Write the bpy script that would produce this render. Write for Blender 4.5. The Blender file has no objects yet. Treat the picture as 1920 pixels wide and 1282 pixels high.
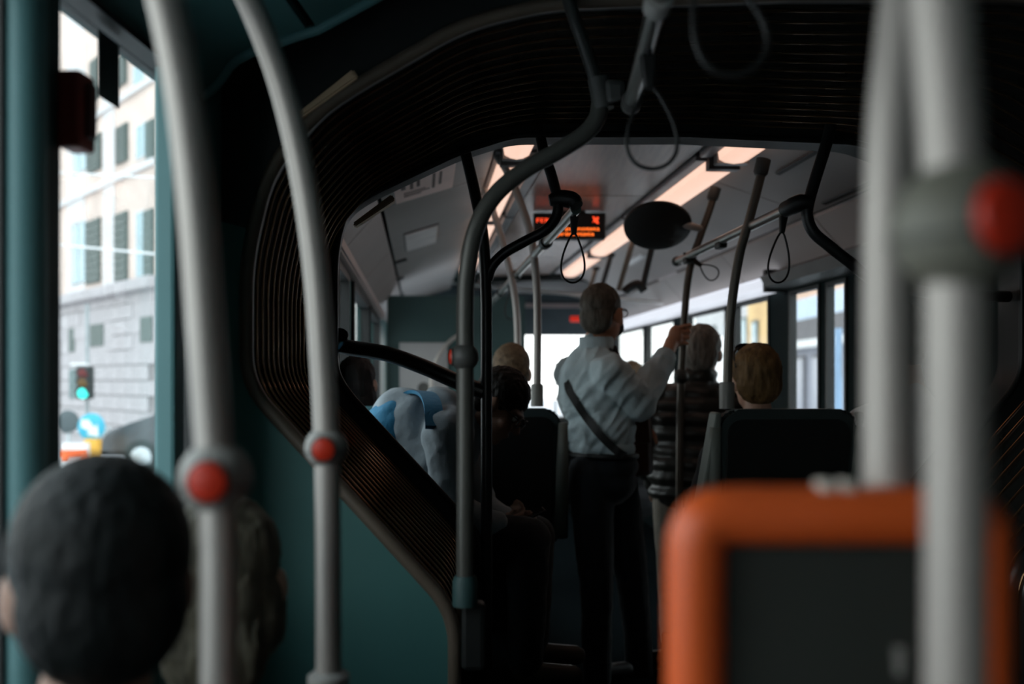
import bpy, bmesh, math, random
from mathutils import Vector, Matrix, noise, Euler
random.seed(7)
scene = bpy.context.scene
COL = scene.collection
F = 1920 * 35.0 / 36.0          # focal length in pixels of the 1920 x 1282 frame
CAMZ = 1.30                     # camera height above the bus floor
HORIZON = 712.0

# ------------------------------------------------------------------ camera
cam_d = bpy.data.cameras.new('camera')
cam_d.lens = 35.0; cam_d.sensor_width = 36.0; cam_d.sensor_fit = 'HORIZONTAL'
cam_d.shift_y = (HORIZON - 641.0) / 1920.0
cam_d.clip_start = 0.02; cam_d.clip_end = 300
cam_d.dof.use_dof = True; cam_d.dof.focus_distance = 2.75; cam_d.dof.aperture_fstop = 1.9
cam = bpy.data.objects.new('camera', cam_d); COL.objects.link(cam)
cam.location = (0, 0, CAMZ); cam.rotation_euler = (math.pi / 2, 0, 0)
scene.camera = cam

# ------------------------------------------------------------------ world, sun, exposure
world = bpy.data.worlds.new('sky'); scene.world = world; world.use_nodes = True
wn = world.node_tree.nodes; wl = world.node_tree.links
for n in list(wn): wn.remove(n)
w_out = wn.new('ShaderNodeOutputWorld'); w_bg = wn.new('ShaderNodeBackground')
w_ramp = wn.new('ShaderNodeValToRGB'); w_sep = wn.new('ShaderNodeSeparateXYZ'); w_tc = wn.new('ShaderNodeTexCoord')
w_ramp.color_ramp.elements[0].position = 0.0; w_ramp.color_ramp.elements[0].color = (1.0, 0.985, 0.97, 1)
w_ramp.color_ramp.elements[1].position = 0.9; w_ramp.color_ramp.elements[1].color = (0.80, 0.90, 1.0, 1)
wl.new(w_tc.outputs['Generated'], w_sep.inputs[0]); wl.new(w_sep.outputs['Z'], w_ramp.inputs[0])
wl.new(w_ramp.outputs[0], w_bg.inputs[0]); w_bg.inputs[1].default_value = 3.4
wl.new(w_bg.outputs[0], w_out.inputs[0])

vs = scene.view_settings
vs.view_transform = 'Standard'; vs.look = 'None'; vs.gamma = 1.0; vs.use_curve_mapping = False
vs.exposure = 0.15
scene.cycles.use_denoising = True
scene.cycles.max_bounces = 10; scene.cycles.diffuse_bounces = 5; scene.cycles.glossy_bounces = 4
scene.cycles.transparent_max_bounces = 16; scene.cycles.sample_clamp_indirect = 6.0

# ------------------------------------------------------------------ coordinates
def q(px, py, d):
    """world point seen at pixel (px, py) of the frame at forward distance d"""
    return Vector(((px - 960.0) / F * d, d, CAMZ + (HORIZON - py) / F * d))

class Section:
    """one rigid half of the articulated bus: u to its right, v forward along it, z above floor"""
    def __init__(s, cx, cy, deg):
        a = math.radians(deg); s.c = Vector((cx, cy, 0)); s.deg = deg; s.a = a
        s.fwd = Vector((math.sin(a), math.cos(a), 0)); s.rgt = Vector((math.cos(a), -math.sin(a), 0))
    def __call__(s, u, v, z): return s.c + s.rgt * u + s.fwd * v + Vector((0, 0, z))
    def v_at(s, px, u):
        r = (px - 960.0) / F; b = s.c + s.rgt * u
        return (b.x - r * b.y) / (r * s.fwd.y - s.fwd.x)
    def z_at(s, py, u, v):
        return CAMZ + (HORIZON - py) / F * s(u, v, 0).y
REAR = Section(0.58, 2.10, 2.6)
FRONT = Section(0.55, 3.20, -5.2)

# ------------------------------------------------------------------ materials
MATS = {}
def mat(name, col, rough=0.5, metal=0.0, var=0.12, vscale=6.0, bump=0.0, bscale=60.0, emit=None, estr=0.0, spec=0.5, sheen=0.0, stretch=(1, 1, 1), wave=None):
    if name in MATS: return MATS[name]
    m = bpy.data.materials.new(name); m.use_nodes = True
    nt = m.node_tree; N = nt.nodes; L = nt.links
    b = N['Principled BSDF']
    tc = N.new('ShaderNodeTexCoord'); mp = N.new('ShaderNodeMapping'); mp.inputs['Scale'].default_value = stretch
    L.new(tc.outputs['Object'], mp.inputs[0])
    nz = N.new('ShaderNodeTexNoise'); nz.inputs['Scale'].default_value = vscale; nz.inputs['Detail'].default_value = 4
    L.new(mp.outputs[0], nz.inputs['Vector'])
    rp = N.new('ShaderNodeValToRGB')
    lo = tuple(max(0, c * (1 - var)) for c in col); hi = tuple(min(1, c * (1 + var)) for c in col)
    rp.color_ramp.elements[0].position = .3; rp.color_ramp.elements[0].color = (*lo, 1)
    rp.color_ramp.elements[1].position = .7; rp.color_ramp.elements[1].color = (*hi, 1)
    L.new(nz.outputs['Fac'], rp.inputs[0]); L.new(rp.outputs[0], b.inputs['Base Color'])
    b.inputs['Roughness'].default_value = rough; b.inputs['Metallic'].default_value = metal
    b.inputs['Specular IOR Level'].default_value = spec
    if sheen: b.inputs['Sheen Weight'].default_value = sheen
    if bump:
        if wave:
            t2 = N.new('ShaderNodeTexWave'); t2.inputs['Scale'].default_value = wave; t2.inputs['Distortion'].default_value = 1.5
            t2.inputs['Detail'].default_value = 2
            out = t2.outputs['Fac']
        else:
            t2 = N.new('ShaderNodeTexNoise'); t2.inputs['Scale'].default_value = bscale; t2.inputs['Detail'].default_value = 3
            out = t2.outputs['Fac']
        L.new(mp.outputs[0], t2.inputs['Vector'])
        bp = N.new('ShaderNodeBump'); bp.inputs['Strength'].default_value = bump; bp.inputs['Distance'].default_value = 0.01
        L.new(out, bp.inputs['Height']); L.new(bp.outputs[0], b.inputs['Normal'])
    if emit:
        b.inputs['Emission Color'].default_value = (*emit, 1); b.inputs['Emission Strength'].default_value = estr
    MATS[name] = m
    return m

def glass_mat(name, tint, refl=0.06):
    m = bpy.data.materials.new(name); m.use_nodes = True
    nt = m.node_tree; N = nt.nodes; L = nt.links
    for n in list(N): N.remove(n)
    o = N.new('ShaderNodeOutputMaterial'); t = N.new('ShaderNodeBsdfTransparent'); g = N.new('ShaderNodeBsdfGlossy')
    nz = N.new('ShaderNodeTexNoise'); nz.inputs['Scale'].default_value = 3.0
    rp = N.new('ShaderNodeValToRGB'); rp.color_ramp.elements[0].color = (*[c * .97 for c in tint], 1); rp.color_ramp.elements[1].color = (*tint, 1)
    L.new(nz.outputs['Fac'], rp.inputs[0]); L.new(rp.outputs[0], t.inputs[0])
    g.inputs['Roughness'].default_value = 0.02
    lw = N.new('ShaderNodeLayerWeight'); lw.inputs['Blend'].default_value = .5
    pw = N.new('ShaderNodeMath'); pw.operation = 'POWER'; pw.inputs[1].default_value = 5.0
    ma = N.new('ShaderNodeMath'); ma.operation = 'MULTIPLY_ADD'; ma.inputs[1].default_value = .7; ma.inputs[2].default_value = .025
    L.new(lw.outputs['Facing'], pw.inputs[0]); L.new(pw.outputs[0], ma.inputs[0])
    mx = N.new('ShaderNodeMixShader')
    L.new(ma.outputs[0], mx.inputs[0]); L.new(t.outputs[0], mx.inputs[1]); L.new(g.outputs[0], mx.inputs[2])
    L.new(mx.outputs[0], o.inputs[0])
    MATS[name] = m
    return m

M_TEAL = mat('teal_panel', (.048, .165, .158), .55, var=.06, vscale=3, bump=.05, bscale=220)
M_TEAL_D = mat('dark_teal_panel', (.03, .075, .075), .55, var=.06, vscale=3)
M_PILLAR = mat('pillar_cover', (.10, .24, .25), .5, var=.06, vscale=3)
M_BLACKP = mat('black_plastic', (.011, .013, .013), .5, var=.15)
M_RUBBER = mat('bellows_rubber', (.020, .018, .016), .22, var=.2, vscale=8, spec=.6)
M_RIB = mat('rib_edge_glint', (.28, .16, .085), .12, metal=.9, var=.1)  # bronze tint put in to colour the crest highlights orange
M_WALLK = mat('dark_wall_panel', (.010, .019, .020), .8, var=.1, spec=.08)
M_TRIM = mat('frame_trim', (.13, .10, .075), .45, var=.1)
M_CEIL = mat('ceiling_laminate', (.36, .33, .315), .42, var=.05, vscale=2)
M_CEILC = mat('ceiling_centre', (.34, .22, .185), .26, var=.10, vscale=5, stretch=(9, .7, 1), bump=.08, bscale=30)
M_CEIL_R = mat('ceiling_rear', (.065, .175, .175), .5, var=.06, vscale=2)
M_WHITE = mat('white_gloss_panel', (.72, .73, .76), .25, var=.04)
M_GREYP = mat('grey_panel', (.36, .36, .36), .5, var=.05)
M_POLE = mat('satin_grey_pole', (.44, .405, .375), .38, metal=.35, var=.05, vscale=10)
M_POLE_D = mat('charcoal_pole', (.055, .055, .052), .38, metal=.2, var=.08, vscale=10)
M_POLE_K = mat('black_pole', (.012, .013, .013), .4, var=.1)
M_STEEL = mat('brushed_rail', (.50, .49, .46), .28, metal=.9, var=.06, vscale=10)
M_KNOB = mat('grey_knob', (.33, .32, .30), .5, var=.06)
M_KNOB_D = mat('dark_knob', (.07, .07, .066), .5, var=.06)
M_RED = mat('red_button', (.62, .035, .012), .4, var=.1)
M_ORANGE = mat('orange_handle', (.82, .13, .025), .38, var=.06)
M_SEAT = mat('seat_shell', (.035, .05, .05), .55, var=.1)
M_SEATF = mat('seat_fabric', (.02, .055, .06), .85, var=.25, vscale=40, bump=.15, bscale=150)
M_SEATSIDE = mat('seat_side_grey', (.20, .22, .20), .5, var=.06)
M_FLOOR = mat('bus_floor', (.007, .010, .011), .9, var=.3, vscale=90, spec=.0)
M_STRAP = mat('strap_rubber', (.012, .012, .012), .45, var=.1)
M_GLASS = glass_mat('bus_glass', (.82, .86, .86))
M_GLASSF = glass_mat('windscreen_glass', (.9, .92, .92))

# ------------------------------------------------------------------ object helpers
def tag(o, label=None, cat=None, group=None, kind=None):
    if label: o['label'] = label
    if cat: o['category'] = cat
    if group: o['group'] = group
    if kind: o['kind'] = kind
    return o
def empty(name, loc=(0, 0, 0), label=None, cat=None, group=None, kind=None):
    o = bpy.data.objects.new(name, None); COL.objects.link(o); o.location = loc
    o.empty_display_size = .05
    return tag(o, label, cat, group, kind)
def obj(name, me, m, parent=None, smooth=False, autosmooth=None):
    """me is given in world coordinates; a parent keeps that world position"""
    if isinstance(me, bmesh.types.BMesh):
        bm = me; bmesh.ops.recalc_face_normals(bm, faces=bm.faces)
        me = bpy.data.meshes.new(name); bm.to_mesh(me); bm.free()
    if m is not None:
        me.materials.clear(); me.materials.append(m)
    if smooth:
        me.polygons.foreach_set('use_smooth', [True] * len(me.polygons))
    o = bpy.data.objects.new(name, me); COL.objects.link(o)
    # origin at the mesh centre
    if len(me.vertices):
        lo = Vector((min(v.co.x for v in me.vertices), min(v.co.y for v in me.vertices), min(v.co.z for v in me.vertices)))
        hi = Vector((max(v.co.x for v in me.vertices), max(v.co.y for v in me.vertices), max(v.co.z for v in me.vertices)))
        c = Vector(((lo.x + hi.x) / 2, (lo.y + hi.y) / 2, lo.z))
        me.transform(Matrix.Translation(-c)); o.location = c
    if parent is not None:
        w = o.location.copy()
        pw = Vector(parent.location)
        p = parent.parent
        while p is not None: pw += Vector(p.location); p = p.parent
        o.parent = parent; o.location = w - pw
    if autosmooth:
        me.polygons.foreach_set('use_smooth', [True] * len(me.polygons))
        bm = bmesh.new(); bm.from_mesh(me)
        for e in bm.edges:
            if len(e.link_faces) == 2 and e.calc_face_angle(0) > math.radians(autosmooth): e.smooth = False
        bm.to_mesh(me); bm.free()
    return o

def add_hexa(bm, pts, bevel=0.0, seg=2):
    """8 corners: bottom 4 then top 4, same order"""
    v = [bm.verts.new(p) for p in pts]
    fs = [bm.faces.new([v[i] for i in f]) for f in ((3, 2, 1, 0), (4, 5, 6, 7), (0, 1, 5, 4), (1, 2, 6, 5), (2, 3, 7, 6), (3, 0, 4, 7))]
    if bevel:
        es = {e for f in fs for e in f.edges}
        bmesh.ops.bevel(bm, geom=list(es), offset=bevel, segments=seg, profile=.5, affect='EDGES')
def box_uvz(bm, S, u0, u1, v0, v1, z0, z1, bevel=0.0, seg=2):
    add_hexa(bm, [S(u0, v0, z0), S(u1, v0, z0), S(u1, v1, z0), S(u0, v1, z0), S(u0, v0, z1), S(u1, v0, z1), S(u1, v1, z1), S(u0, v1, z1)], bevel, seg)
def box_c(bm, c, size, rot=None, bevel=0.0, seg=2):
    R = rot if rot is not None else Matrix.Identity(3)
    c = Vector(c); hx, hy, hz = size[0] / 2, size[1] / 2, size[2] / 2
    P = [(-hx, -hy, -hz), (hx, -hy, -hz), (hx, hy, -hz), (-hx, hy, -hz), (-hx, -hy, hz), (hx, -hy, hz), (hx, hy, hz), (-hx, hy, hz)]
    add_hexa(bm, [c + R @ Vector(p) for p in P], bevel, seg)
def prism(bm, pts_a, pts_b, cap=True):
    """two matching closed outlines joined by side faces"""
    a = [bm.verts.new(p) for p in pts_a]; b = [bm.verts.new(p) for p in pts_b]; n = len(a)
    for i in range(n):
        j = (i + 1) % n
        bm.faces.new((a[i], a[j], b[j], b[i]))
    if cap:
        bm.faces.new(a[::-1]); bm.faces.new(b)
def strip_solid(bm, rows, thick_rows):
    """a sheet given as rows of points and its offset twin, closed all round"""
    A = [[bm.verts.new(p) for p in r] for r in rows]; B = [[bm.verts.new(p) for p in r] for r in thick_rows]
    n, m = len(A), len(A[0])
    for i in range(n - 1):
        for j in range(m - 1):
            bm.faces.new((A[i][j], A[i + 1][j], A[i + 1][j + 1], A[i][j + 1]))
            bm.faces.new((B[i][j], B[i][j + 1], B[i + 1][j + 1], B[i + 1][j]))
    for i in range(n - 1):
        bm.faces.new((A[i][0], B[i][0], B[i + 1][0], A[i + 1][0])); bm.faces.new((A[i][-1], A[i + 1][-1], B[i + 1][-1], B[i][-1]))
    for j in range(m - 1):
        bm.faces.new((A[0][j], A[0][j + 1], B[0][j + 1], B[0][j])); bm.faces.new((A[-1][j], B[-1][j], B[-1][j + 1], A[-1][j + 1]))

def crom(pts, n=10):
    pts = [Vector(p) for p in pts]
    if len(pts) < 3: return pts
    P = [pts[0] * 2 - pts[1]] + pts + [pts[-1] * 2 - pts[-2]]
    out = []
    for i in range(1, len(P) - 2):
        p0, p1, p2, p3 = P[i - 1], P[i], P[i + 1], P[i + 2]
        for k in range(n):
            t = k / n
            out.append(.5 * ((2 * p1) + (-p0 + p2) * t + (2 * p0 - 5 * p1 + 4 * p2 - p3) * t * t + (-p0 + 3 * p1 - 3 * p2 + p3) * t ** 3))
    out.append(P[-2])
    return out
def add_tube(bm, pts, r, seg=20, closed=False, flat=1.0):
    """round tube along points; r number or list"""
    pts = [Vector(p) for p in pts]; n = len(pts)
    R = r if isinstance(r, (list, tuple)) else [r] * n
    T = []
    for i in range(n):
        if closed: t = pts[(i + 1) % n] - pts[i - 1]
        else: t = pts[min(i + 1, n - 1)] - pts[max(i - 1, 0)]
        T.append(t.normalized())
    ref = Vector((0, 1, 0)) if abs(T[0].y) < .8 else Vector((1, 0, 0))
    nx = (ref - T[0] * ref.dot(T[0])).normalized()
    rings = []
    for i in range(n):
        nx = (nx - T[i] * nx.dot(T[i])).normalized(); ny = T[i].cross(nx)
        rings.append([bm.verts.new(pts[i] + (nx * math.cos(a) * flat + ny * math.sin(a)) * R[i]) for a in [2 * math.pi * k / seg for k in range(seg)]])
    m = n if closed else n - 1
    for i in range(m):
        A = rings[i]; B = rings[(i + 1) % n]
        for k in range(seg):
            bm.faces.new((A[k], A[(k + 1) % seg], B[(k + 1) % seg], B[k]))
    if not closed:
        bm.faces.new(rings[0][::-1]); bm.faces.new(rings[-1])
def tube(name, pts, r, m, parent=None, seg=20, sm=8, closed=False):
    bm = bmesh.new(); P = crom(pts, sm) if (sm and not closed) else pts
    add_tube(bm, P, r, seg, closed)
    return obj(name, bm, m, parent, autosmooth=50)
def add_lathe(bm, base, axis, prof, seg=28):
    """prof: list of (radius, distance along axis)"""
    axis = Vector(axis).normalized(); ref = Vector((0, 1, 0)) if abs(axis.y) < .8 else Vector((1, 0, 0))
    nx = (ref - axis * ref.dot(axis)).normalized(); ny = axis.cross(nx); base = Vector(base)
    rings = []
    for r, h in prof:
        c = base + axis * h
        if r < 1e-6: rings.append([bm.verts.new(c)])
        else: rings.append([bm.verts.new(c + (nx * math.cos(a) + ny * math.sin(a)) * r) for a in [2 * math.pi * k / seg for k in range(seg)]])
    for A, B in zip(rings, rings[1:]):
        for k in range(seg):
            k2 = (k + 1) % seg
            if len(A) == 1 and len(B) > 1: bm.faces.new((A[0], B[k2], B[k]))
            elif len(B) == 1 and len(A) > 1: bm.faces.new((A[k], A[k2], B[0]))
            elif len(A) > 1: bm.faces.new((A[k], A[k2], B[k2], B[k]))
    if len(rings[0]) > 1: bm.faces.new(rings[0][::-1])
    if len(rings[-1]) > 1: bm.faces.new(rings[-1])
def lathe(name, base, axis, prof, m, parent=None, seg=28):
    bm = bmesh.new(); add_lathe(bm, base, axis, prof, seg)
    return obj(name, bm, m, parent, autosmooth=40)
def chaikin(pts, it=2):
    for _ in range(it):
        out = [pts[0]]
        for a, b in zip(pts, pts[1:]):
            out.append((a[0] * .75 + b[0] * .25, a[1] * .75 + b[1] * .25)); out.append((a[0] * .25 + b[0] * .75, a[1] * .25 + b[1] * .75))
        out.append(pts[-1]); pts = out
    return pts
def fillet(pts, r, n=6):
    out = [pts[0]]
    for i in range(1, len(pts) - 1):
        p = Vector(pts[i]); a = Vector(pts[i - 1]) - p; b = Vector(pts[i + 1]) - p
        ra, rb = min(r, a.length * .48), min(r, b.length * .48); A = p + a.normalized() * ra; B = p + b.normalized() * rb
        for k in range(n + 1):
            t = k / n; c = A * (1 - t) ** 2 + p * 2 * t * (1 - t) + B * t * t; out.append((c.x, c.y))
    out.append(pts[-1])
    return out
def box_part(name, S, u0, u1, v0, v1, z0, z1, m, parent, bevel=0.0):
    bm = bmesh.new(); box_uvz(bm, S, u0, u1, v0, v1, z0, z1, bevel)
    return obj(name, bm, m, parent)
#==SPLIT==
# ================================================================== THE SETTING: street outside
ROAD = -0.33
M_ASPH = mat('asphalt', (.42, .42, .43), .8, var=.12, vscale=1.2, bump=.2, bscale=30)
M_STONE = mat('grey_stone', (.50, .47, .48), .85, var=.08, vscale=1.5, bump=.3, bscale=14)
M_JOINT = mat('stone_joint', (.34, .32, .32), .9)
M_PEACH = mat('painted_plaster', (.74, .60, .53), .85, var=.16, vscale=.9, bump=.1, bscale=20)
M_CREAM = mat('cream_plaster', (.72, .70, .70), .85, var=.08, vscale=1.2)
M_SHUT = mat('green_shutter', (.10, .13, .12), .6, var=.12, vscale=8)
M_BGLASS = mat('building_glass', (.25, .42, .48), .12, var=.2, vscale=2, spec=.8)
M_SIGNW = mat('sign_white', (.85, .86, .86), .4, var=.02)
bm = bmesh.new(); box_c(bm, (0, 22, ROAD - .1), (140, 120, .2))
tag(obj('road', bm, M_ASPH), 'pale grey asphalt street outside the bus', 'road', kind='structure')

# ---- corner building seen through the side window
fe = Vector((-.64, .77, 0)).normalized(); fn = Vector((-fe.y, fe.x, 0)) * 1.0     # along facade / its inward side
if fn.dot(Vector((8.96, -22, 0))) > 0: fn = -fn                                  # fn points away from the camera
FO = Vector((-8.96, 22, ROAD))
def fac(s, z, dep=0.0): return FO + fe * s + Vector((0, 0, z)) + fn * dep
def fac_hit(px, py):
    d = Vector(((px - 960) / F, 1, (HORIZON - py) / F)); o = Vector((0, 0, CAMZ))
    t = (FO - o).dot(fn) / d.dot(fn); p = o + d * t
    return (p - FO).dot(fe), p.z - ROAD
def fbox(bm, s0, s1, z0, z1, d0, d1, bevel=0):
    add_hexa(bm, [fac(s0, z0, d0), fac(s1, z0, d0), fac(s1, z0, d1), fac(s0, z0, d1), fac(s0, z1, d0), fac(s1, z1, d0), fac(s1, z1, d1), fac(s0, z1, d1)], bevel, 1)
bld = empty('corner_building', fac(0, 0, 4), 'peach and grey stone corner building with dark shutters seen through side window', 'building')
zl = fac_hit(200, 548)[1]
bm = bmesh.new(); fbox(bm, -3.0, 12, zl, 16, 0, 3); obj('upper_wall', bm, M_PEACH, bld)
bm = bmesh.new(); fbox(bm, -3.0, 12, 0, zl, .06, 3); obj('base_wall', bm, M_JOINT, bld)
bm = bmesh.new(); fbox(bm, -3.1, 12, zl - .12, zl + .12, -.22, .02, .03); obj('ledge', bm, M_STONE, bld)
zl2 = fac_hit(200, 345)[1]; zl3 = fac_hit(200, 205)[1]
for zz in (zl2, zl3):
    bm = bmesh.new(); fbox(bm, -3.0, 12, zz - .07, zz + .07, -.08, .02); obj('string_course', bm, M_CREAM, bld)
for s0, s1 in [fac_hit(160, 700)[::-1][1:] + fac_hit(128, 700)[:1], fac_hit(216, 700)[:1] + fac_hit(196, 700)[:1]]:
    a, b = min(s0, s1), max(s0, s1)
    bm = bmesh.new(); fbox(bm, a, b, zl + .12, 15.9, -.03, .02); obj('pilaster', bm, M_CREAM, bld)
ground_w = [fac_hit(168, 650) + fac_hit(193, 606), fac_hit(262, 642) + fac_hit(285, 592), fac_hit(128, 660) + fac_hit(139, 615)]
H = zl / 11.0
for r in range(11):
    s = -3.0 + (r % 2) * .45
    while s < 7:
        w = .9; mid = s + w / 2; zc = (r + .5) * H
        hide = any(min(a[0], a[2]) - .35 < mid < max(a[0], a[2]) + .35 and a[1] - .2 < zc < a[3] + .2 for a in ground_w)
        if not hide:
            bm = bmesh.new(); fbox(bm, s + .012, s + w - .012, r * H + .012, (r + 1) * H - .012, 0, .08); obj('stone_block', bm, M_STONE, bld)
        s += w
def bwindow(x0, y0, x1, y1, m, name, dep=-.05):
    a = fac_hit(x0, (y0 + y1) / 2)[0]; b = fac_hit(x1, (y0 + y1) / 2)[0]; c = (x0 + x1) / 2
    z1 = fac_hit(c, y0)[1]; z0 = fac_hit(c, y1)[1]
    bm = bmesh.new(); fbox(bm, min(a, b), max(a, b), z0, z1, dep, .04); f = obj(name, bm, m, bld)
    if name == 'shutter':
        n = 9
        for k in range(n):
            zz = z0 + (z1 - z0) * (k + .5) / n
            bm = bmesh.new(); fbox(bm, min(a, b) + .03, max(a, b) - .03, zz - .03, zz + .03, dep - .02, dep + .005); obj('slat', bm, M_SHUT, f)
    return f
for x0, y0, x1, y1 in [(166, 255, 191, 322), (221, 235, 241, 305), (164, 412, 190, 531), (218, 399, 241, 529), (222, 104, 239, 160), (172, 112, 186, 185), (277, 226, 292, 298), (273, 393, 290, 522)]:
    bwindow(x0, y0, x1, y1, M_SHUT, 'shutter')
for x0, y0, x1, y1 in [(257, 231, 277, 298), (257, 395, 273, 522), (252, 118, 275, 158), (139, 262, 166, 326), (137, 416, 164, 534)]:
    w = bwindow(x0, y0, x1, y1, M_CREAM, 'window_frame', -.03)
    xm = (x0 + x1) / 2
    for a, b in ((x0 + 2, xm - 1), (xm + 1, x1 - 2)):
        s0, s1 = fac_hit(a, (y0 + y1) / 2)[0], fac_hit(b, (y0 + y1) / 2)[0]; z0, z1 = fac_hit(xm, y1 - 4)[1], fac_hit(xm, y0 + 4)[1]
        bm = bmesh.new(); fbox(bm, min(s0, s1), max(s0, s1), z0, z1, -.045, -.02); obj('pane', bm, M_BGLASS, w)
for a in ground_w:
    s0, s1 = min(a[0], a[2]), max(a[0], a[2])
    bm = bmesh.new(); fbox(bm, s0 - .6, s1 + .6, a[1] - .35, a[3] + .35, .02, .09); o = obj('window_surround', bm, M_STONE, bld)
    bm = bmesh.new(); fbox(bm, s0, s1, a[1], a[3], 0, .05); obj('grille', bm, M_SHUT, o)

# ---- overhead wires
for i, (a, b, lab) in enumerate([((40, 320, 14), (330, 335, 12), 'upper pale overhead tram wire across the corner building'), ((40, 452, 14), (330, 480, 12), 'lower pale overhead tram wire across the corner building')]):
    o = tube('overhead_wire', [q(*a) + (q(*a) - q(*b)) * 2, q(*a), q(*b), q(*b) + (q(*b) - q(*a)) * 2], .014, M_SIGNW, seg=8, sm=2)
    tag(o, lab, 'wire')

# ---- traffic light
tp = q(158, 737, 17); tlx, tly = tp.x, tp.y
tl = empty('traffic_light', (tlx, tly, ROAD), 'traffic light showing green in front of the corner building', 'traffic light')
M_TLB = mat('traffic_black', (.03, .04, .04), .5); M_TLP = mat('traffic_pole', (.62, .68, .70), .4, metal=.3)
tube('pole', [(tlx, tly + .12, ROAD), (tlx, tly + .12, 2.6)], .032, mat('traffic_post_grey', (.36, .40, .41), .5), tl, seg=14, sm=0)
h0 = q(158, 748, 17).z; h1 = q(158, 687, 17).z
bm = bmesh.new(); box_c(bm, (tlx + .02, tly, (h0 + h1) / 2), (.24, .2, h1 - h0), bevel=.03); head = obj('signal_head', bm, M_TLB, tl)
for k, (py, c, e) in enumerate([(700, (.16, .02, .02), 0), (717, (.15, .08, .02), 0), (737, (.02, .5, .45), 2.2)]):
    p = q(160, py, 17); m = mat('lens%d' % k, c, .3, emit=(.05, .9, .75) if e else None, estr=e)
    lathe('lens', (p.x, tly - .09, p.z), (0, -1, 0), [(.088, 0), (.088, .015), (.05, .035), (0, .04)], m, head, 16)
    bm = bmesh.new(); add_tube(bm, [Vector((p.x + .1 * math.cos(a), tly - .16, p.z + .1 * math.sin(a))) for a in [math.pi * t / 8 for t in range(9)]], .012, 6); obj('visor', bm, M_TLB, head)
bm = bmesh.new(); box_c(bm, (q(140, 0, 17).x, tly + .02, (h0 + h1) / 2 - .02), (.16, .18, h1 - h0 - .05), bevel=.03); obj('side_head', bm, mat('tl_grey', (.2, .26, .26), .5), tl)
bm = bmesh.new(); box_c(bm, (q(150, 0, 17).x, tly, h1 + .03), (.3, .1, .05), bevel=.015); obj('bracket', bm, M_SIGNW, tl)

# ---- island bollard with round blue keep-right sign
bp = q(174, 800, 16.5)
bo = empty('traffic_bollard', (bp.x, 16.5, ROAD), 'yellow island bollard carrying a round blue keep-right arrow sign', 'bollard')
M_BLUE = mat('sign_blue', (.06, .48, .66), .35); M_YEL = mat('bollard_yellow', (.85, .45, .06), .4)
lathe('yellow_body', (bp.x, 16.5, ROAD), (0, 0, 1), [(.20, 0), (.20, .08), (.10, .12), (.12, .3), (.14, .62), (.12, .66), (0, .66)], M_YEL, bo, 20)
sd = lathe('sign_disc', (bp.x, 16.44, bp.z), (0, -1, 0), [(0, -.03), (.21, -.03), (.225, -.015), (.225, .0), (.21, .012), (0, .012)], M_BLUE, bo, 32)
bm = bmesh.new()
arrow = [(-.13, .10), (-.03, .10), (.05, -.01), (.09, .04), (.11, -.13), (-.06, -.10), (-.01, -.06), (-.13, .0)]
prism(bm, [(bp.x + a * 1.2, 16.427, bp.z + b * 1.2) for a, b in arrow], [(bp.x + a * 1.2, 16.41, bp.z + b * 1.2) for a, b in arrow]); obj('arrow', bm, M_SIGNW, sd)
lathe('sign_post', (bp.x, 16.5, ROAD + .6), (0, 0, 1), [(.04, 0), (.04, bp.z - ROAD - .6), (0, bp.z - ROAD - .6)], M_TLP, bo, 14)
# dark round sign seen from behind, cones, pale barrier, planters
rp = q(129, 790, 17.5)
rs = empty('round_sign', (rp.x, 17.5, ROAD), 'dark round road sign on a post at the street corner', 'road sign')
lathe('sign_disc', (rp.x, 17.45, rp.z), (0, -1, 0), [(0, -.02), (.2, -.02), (.2, 0), (.18, .01), (0, .01)], mat('sign_dark', (.10, .13, .14), .5), rs)
lathe('post', (rp.x, 17.5, ROAD), (0, 0, 1), [(.03, 0), (.03, rp.z - ROAD + .15), (0, rp.z - ROAD + .15)], M_TLP, rs, 12)
M_CONE = mat('cone_orange', (.85, .16, .04), .5)
for i, (px, lab) in enumerate([(122, 'orange traffic cone at the far end of the roadwork barrier'), (160, 'orange traffic cone beside the yellow bollard')]):
    p = q(px, 892, 15.6); c = empty('traffic_cone', (p.x, 15.6, ROAD), lab, 'cone', 'traffic cones by the island')
    bm = bmesh.new(); box_c(bm, (p.x, 15.6, ROAD + .015), (.3, .3, .03), bevel=.005); obj('base', bm, M_CONE, c)
    lathe('body', (p.x, 15.6, ROAD + .03), (0, 0, 1), [(.12, 0), (.085, .18), (.06, .34), (.025, .5), (0, .5)], M_CONE, c, 18)
    lathe('band', (p.x, 15.6, ROAD + .03), (0, 0, 1), [(.098, .14), (.066, .31), (0, .31)], M_SIGNW, c, 18)
p = q(143, 870, 16)
br = empty('road_barrier', (p.x, 16.2, ROAD), 'white plastic roadwork barrier beside the traffic bollard', 'barrier')
bm = bmesh.new(); W = .22
prism(bm, [(p.x - W, 15.95 + a, ROAD + b) for a, b in ((-.2, 0), (-.2, .1), (-.07, .3), (-.05, .62), (.05, .62), (.07, .3), (.2, .1), (.2, 0))], [(p.x + W, 15.95 + a, ROAD + b) for a, b in ((-.2, 0), (-.2, .1), (-.07, .3), (-.05, .62), (.05, .62), (.07, .3), (.2, .1), (.2, 0))]); obj('block', bm, M_SIGNW, br)
bm = bmesh.new(); box_c(bm, (p.x, 15.85, ROAD + .45), (2 * W - .02, .06, .12)); obj('red_band', bm, M_CONE, br)

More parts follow.
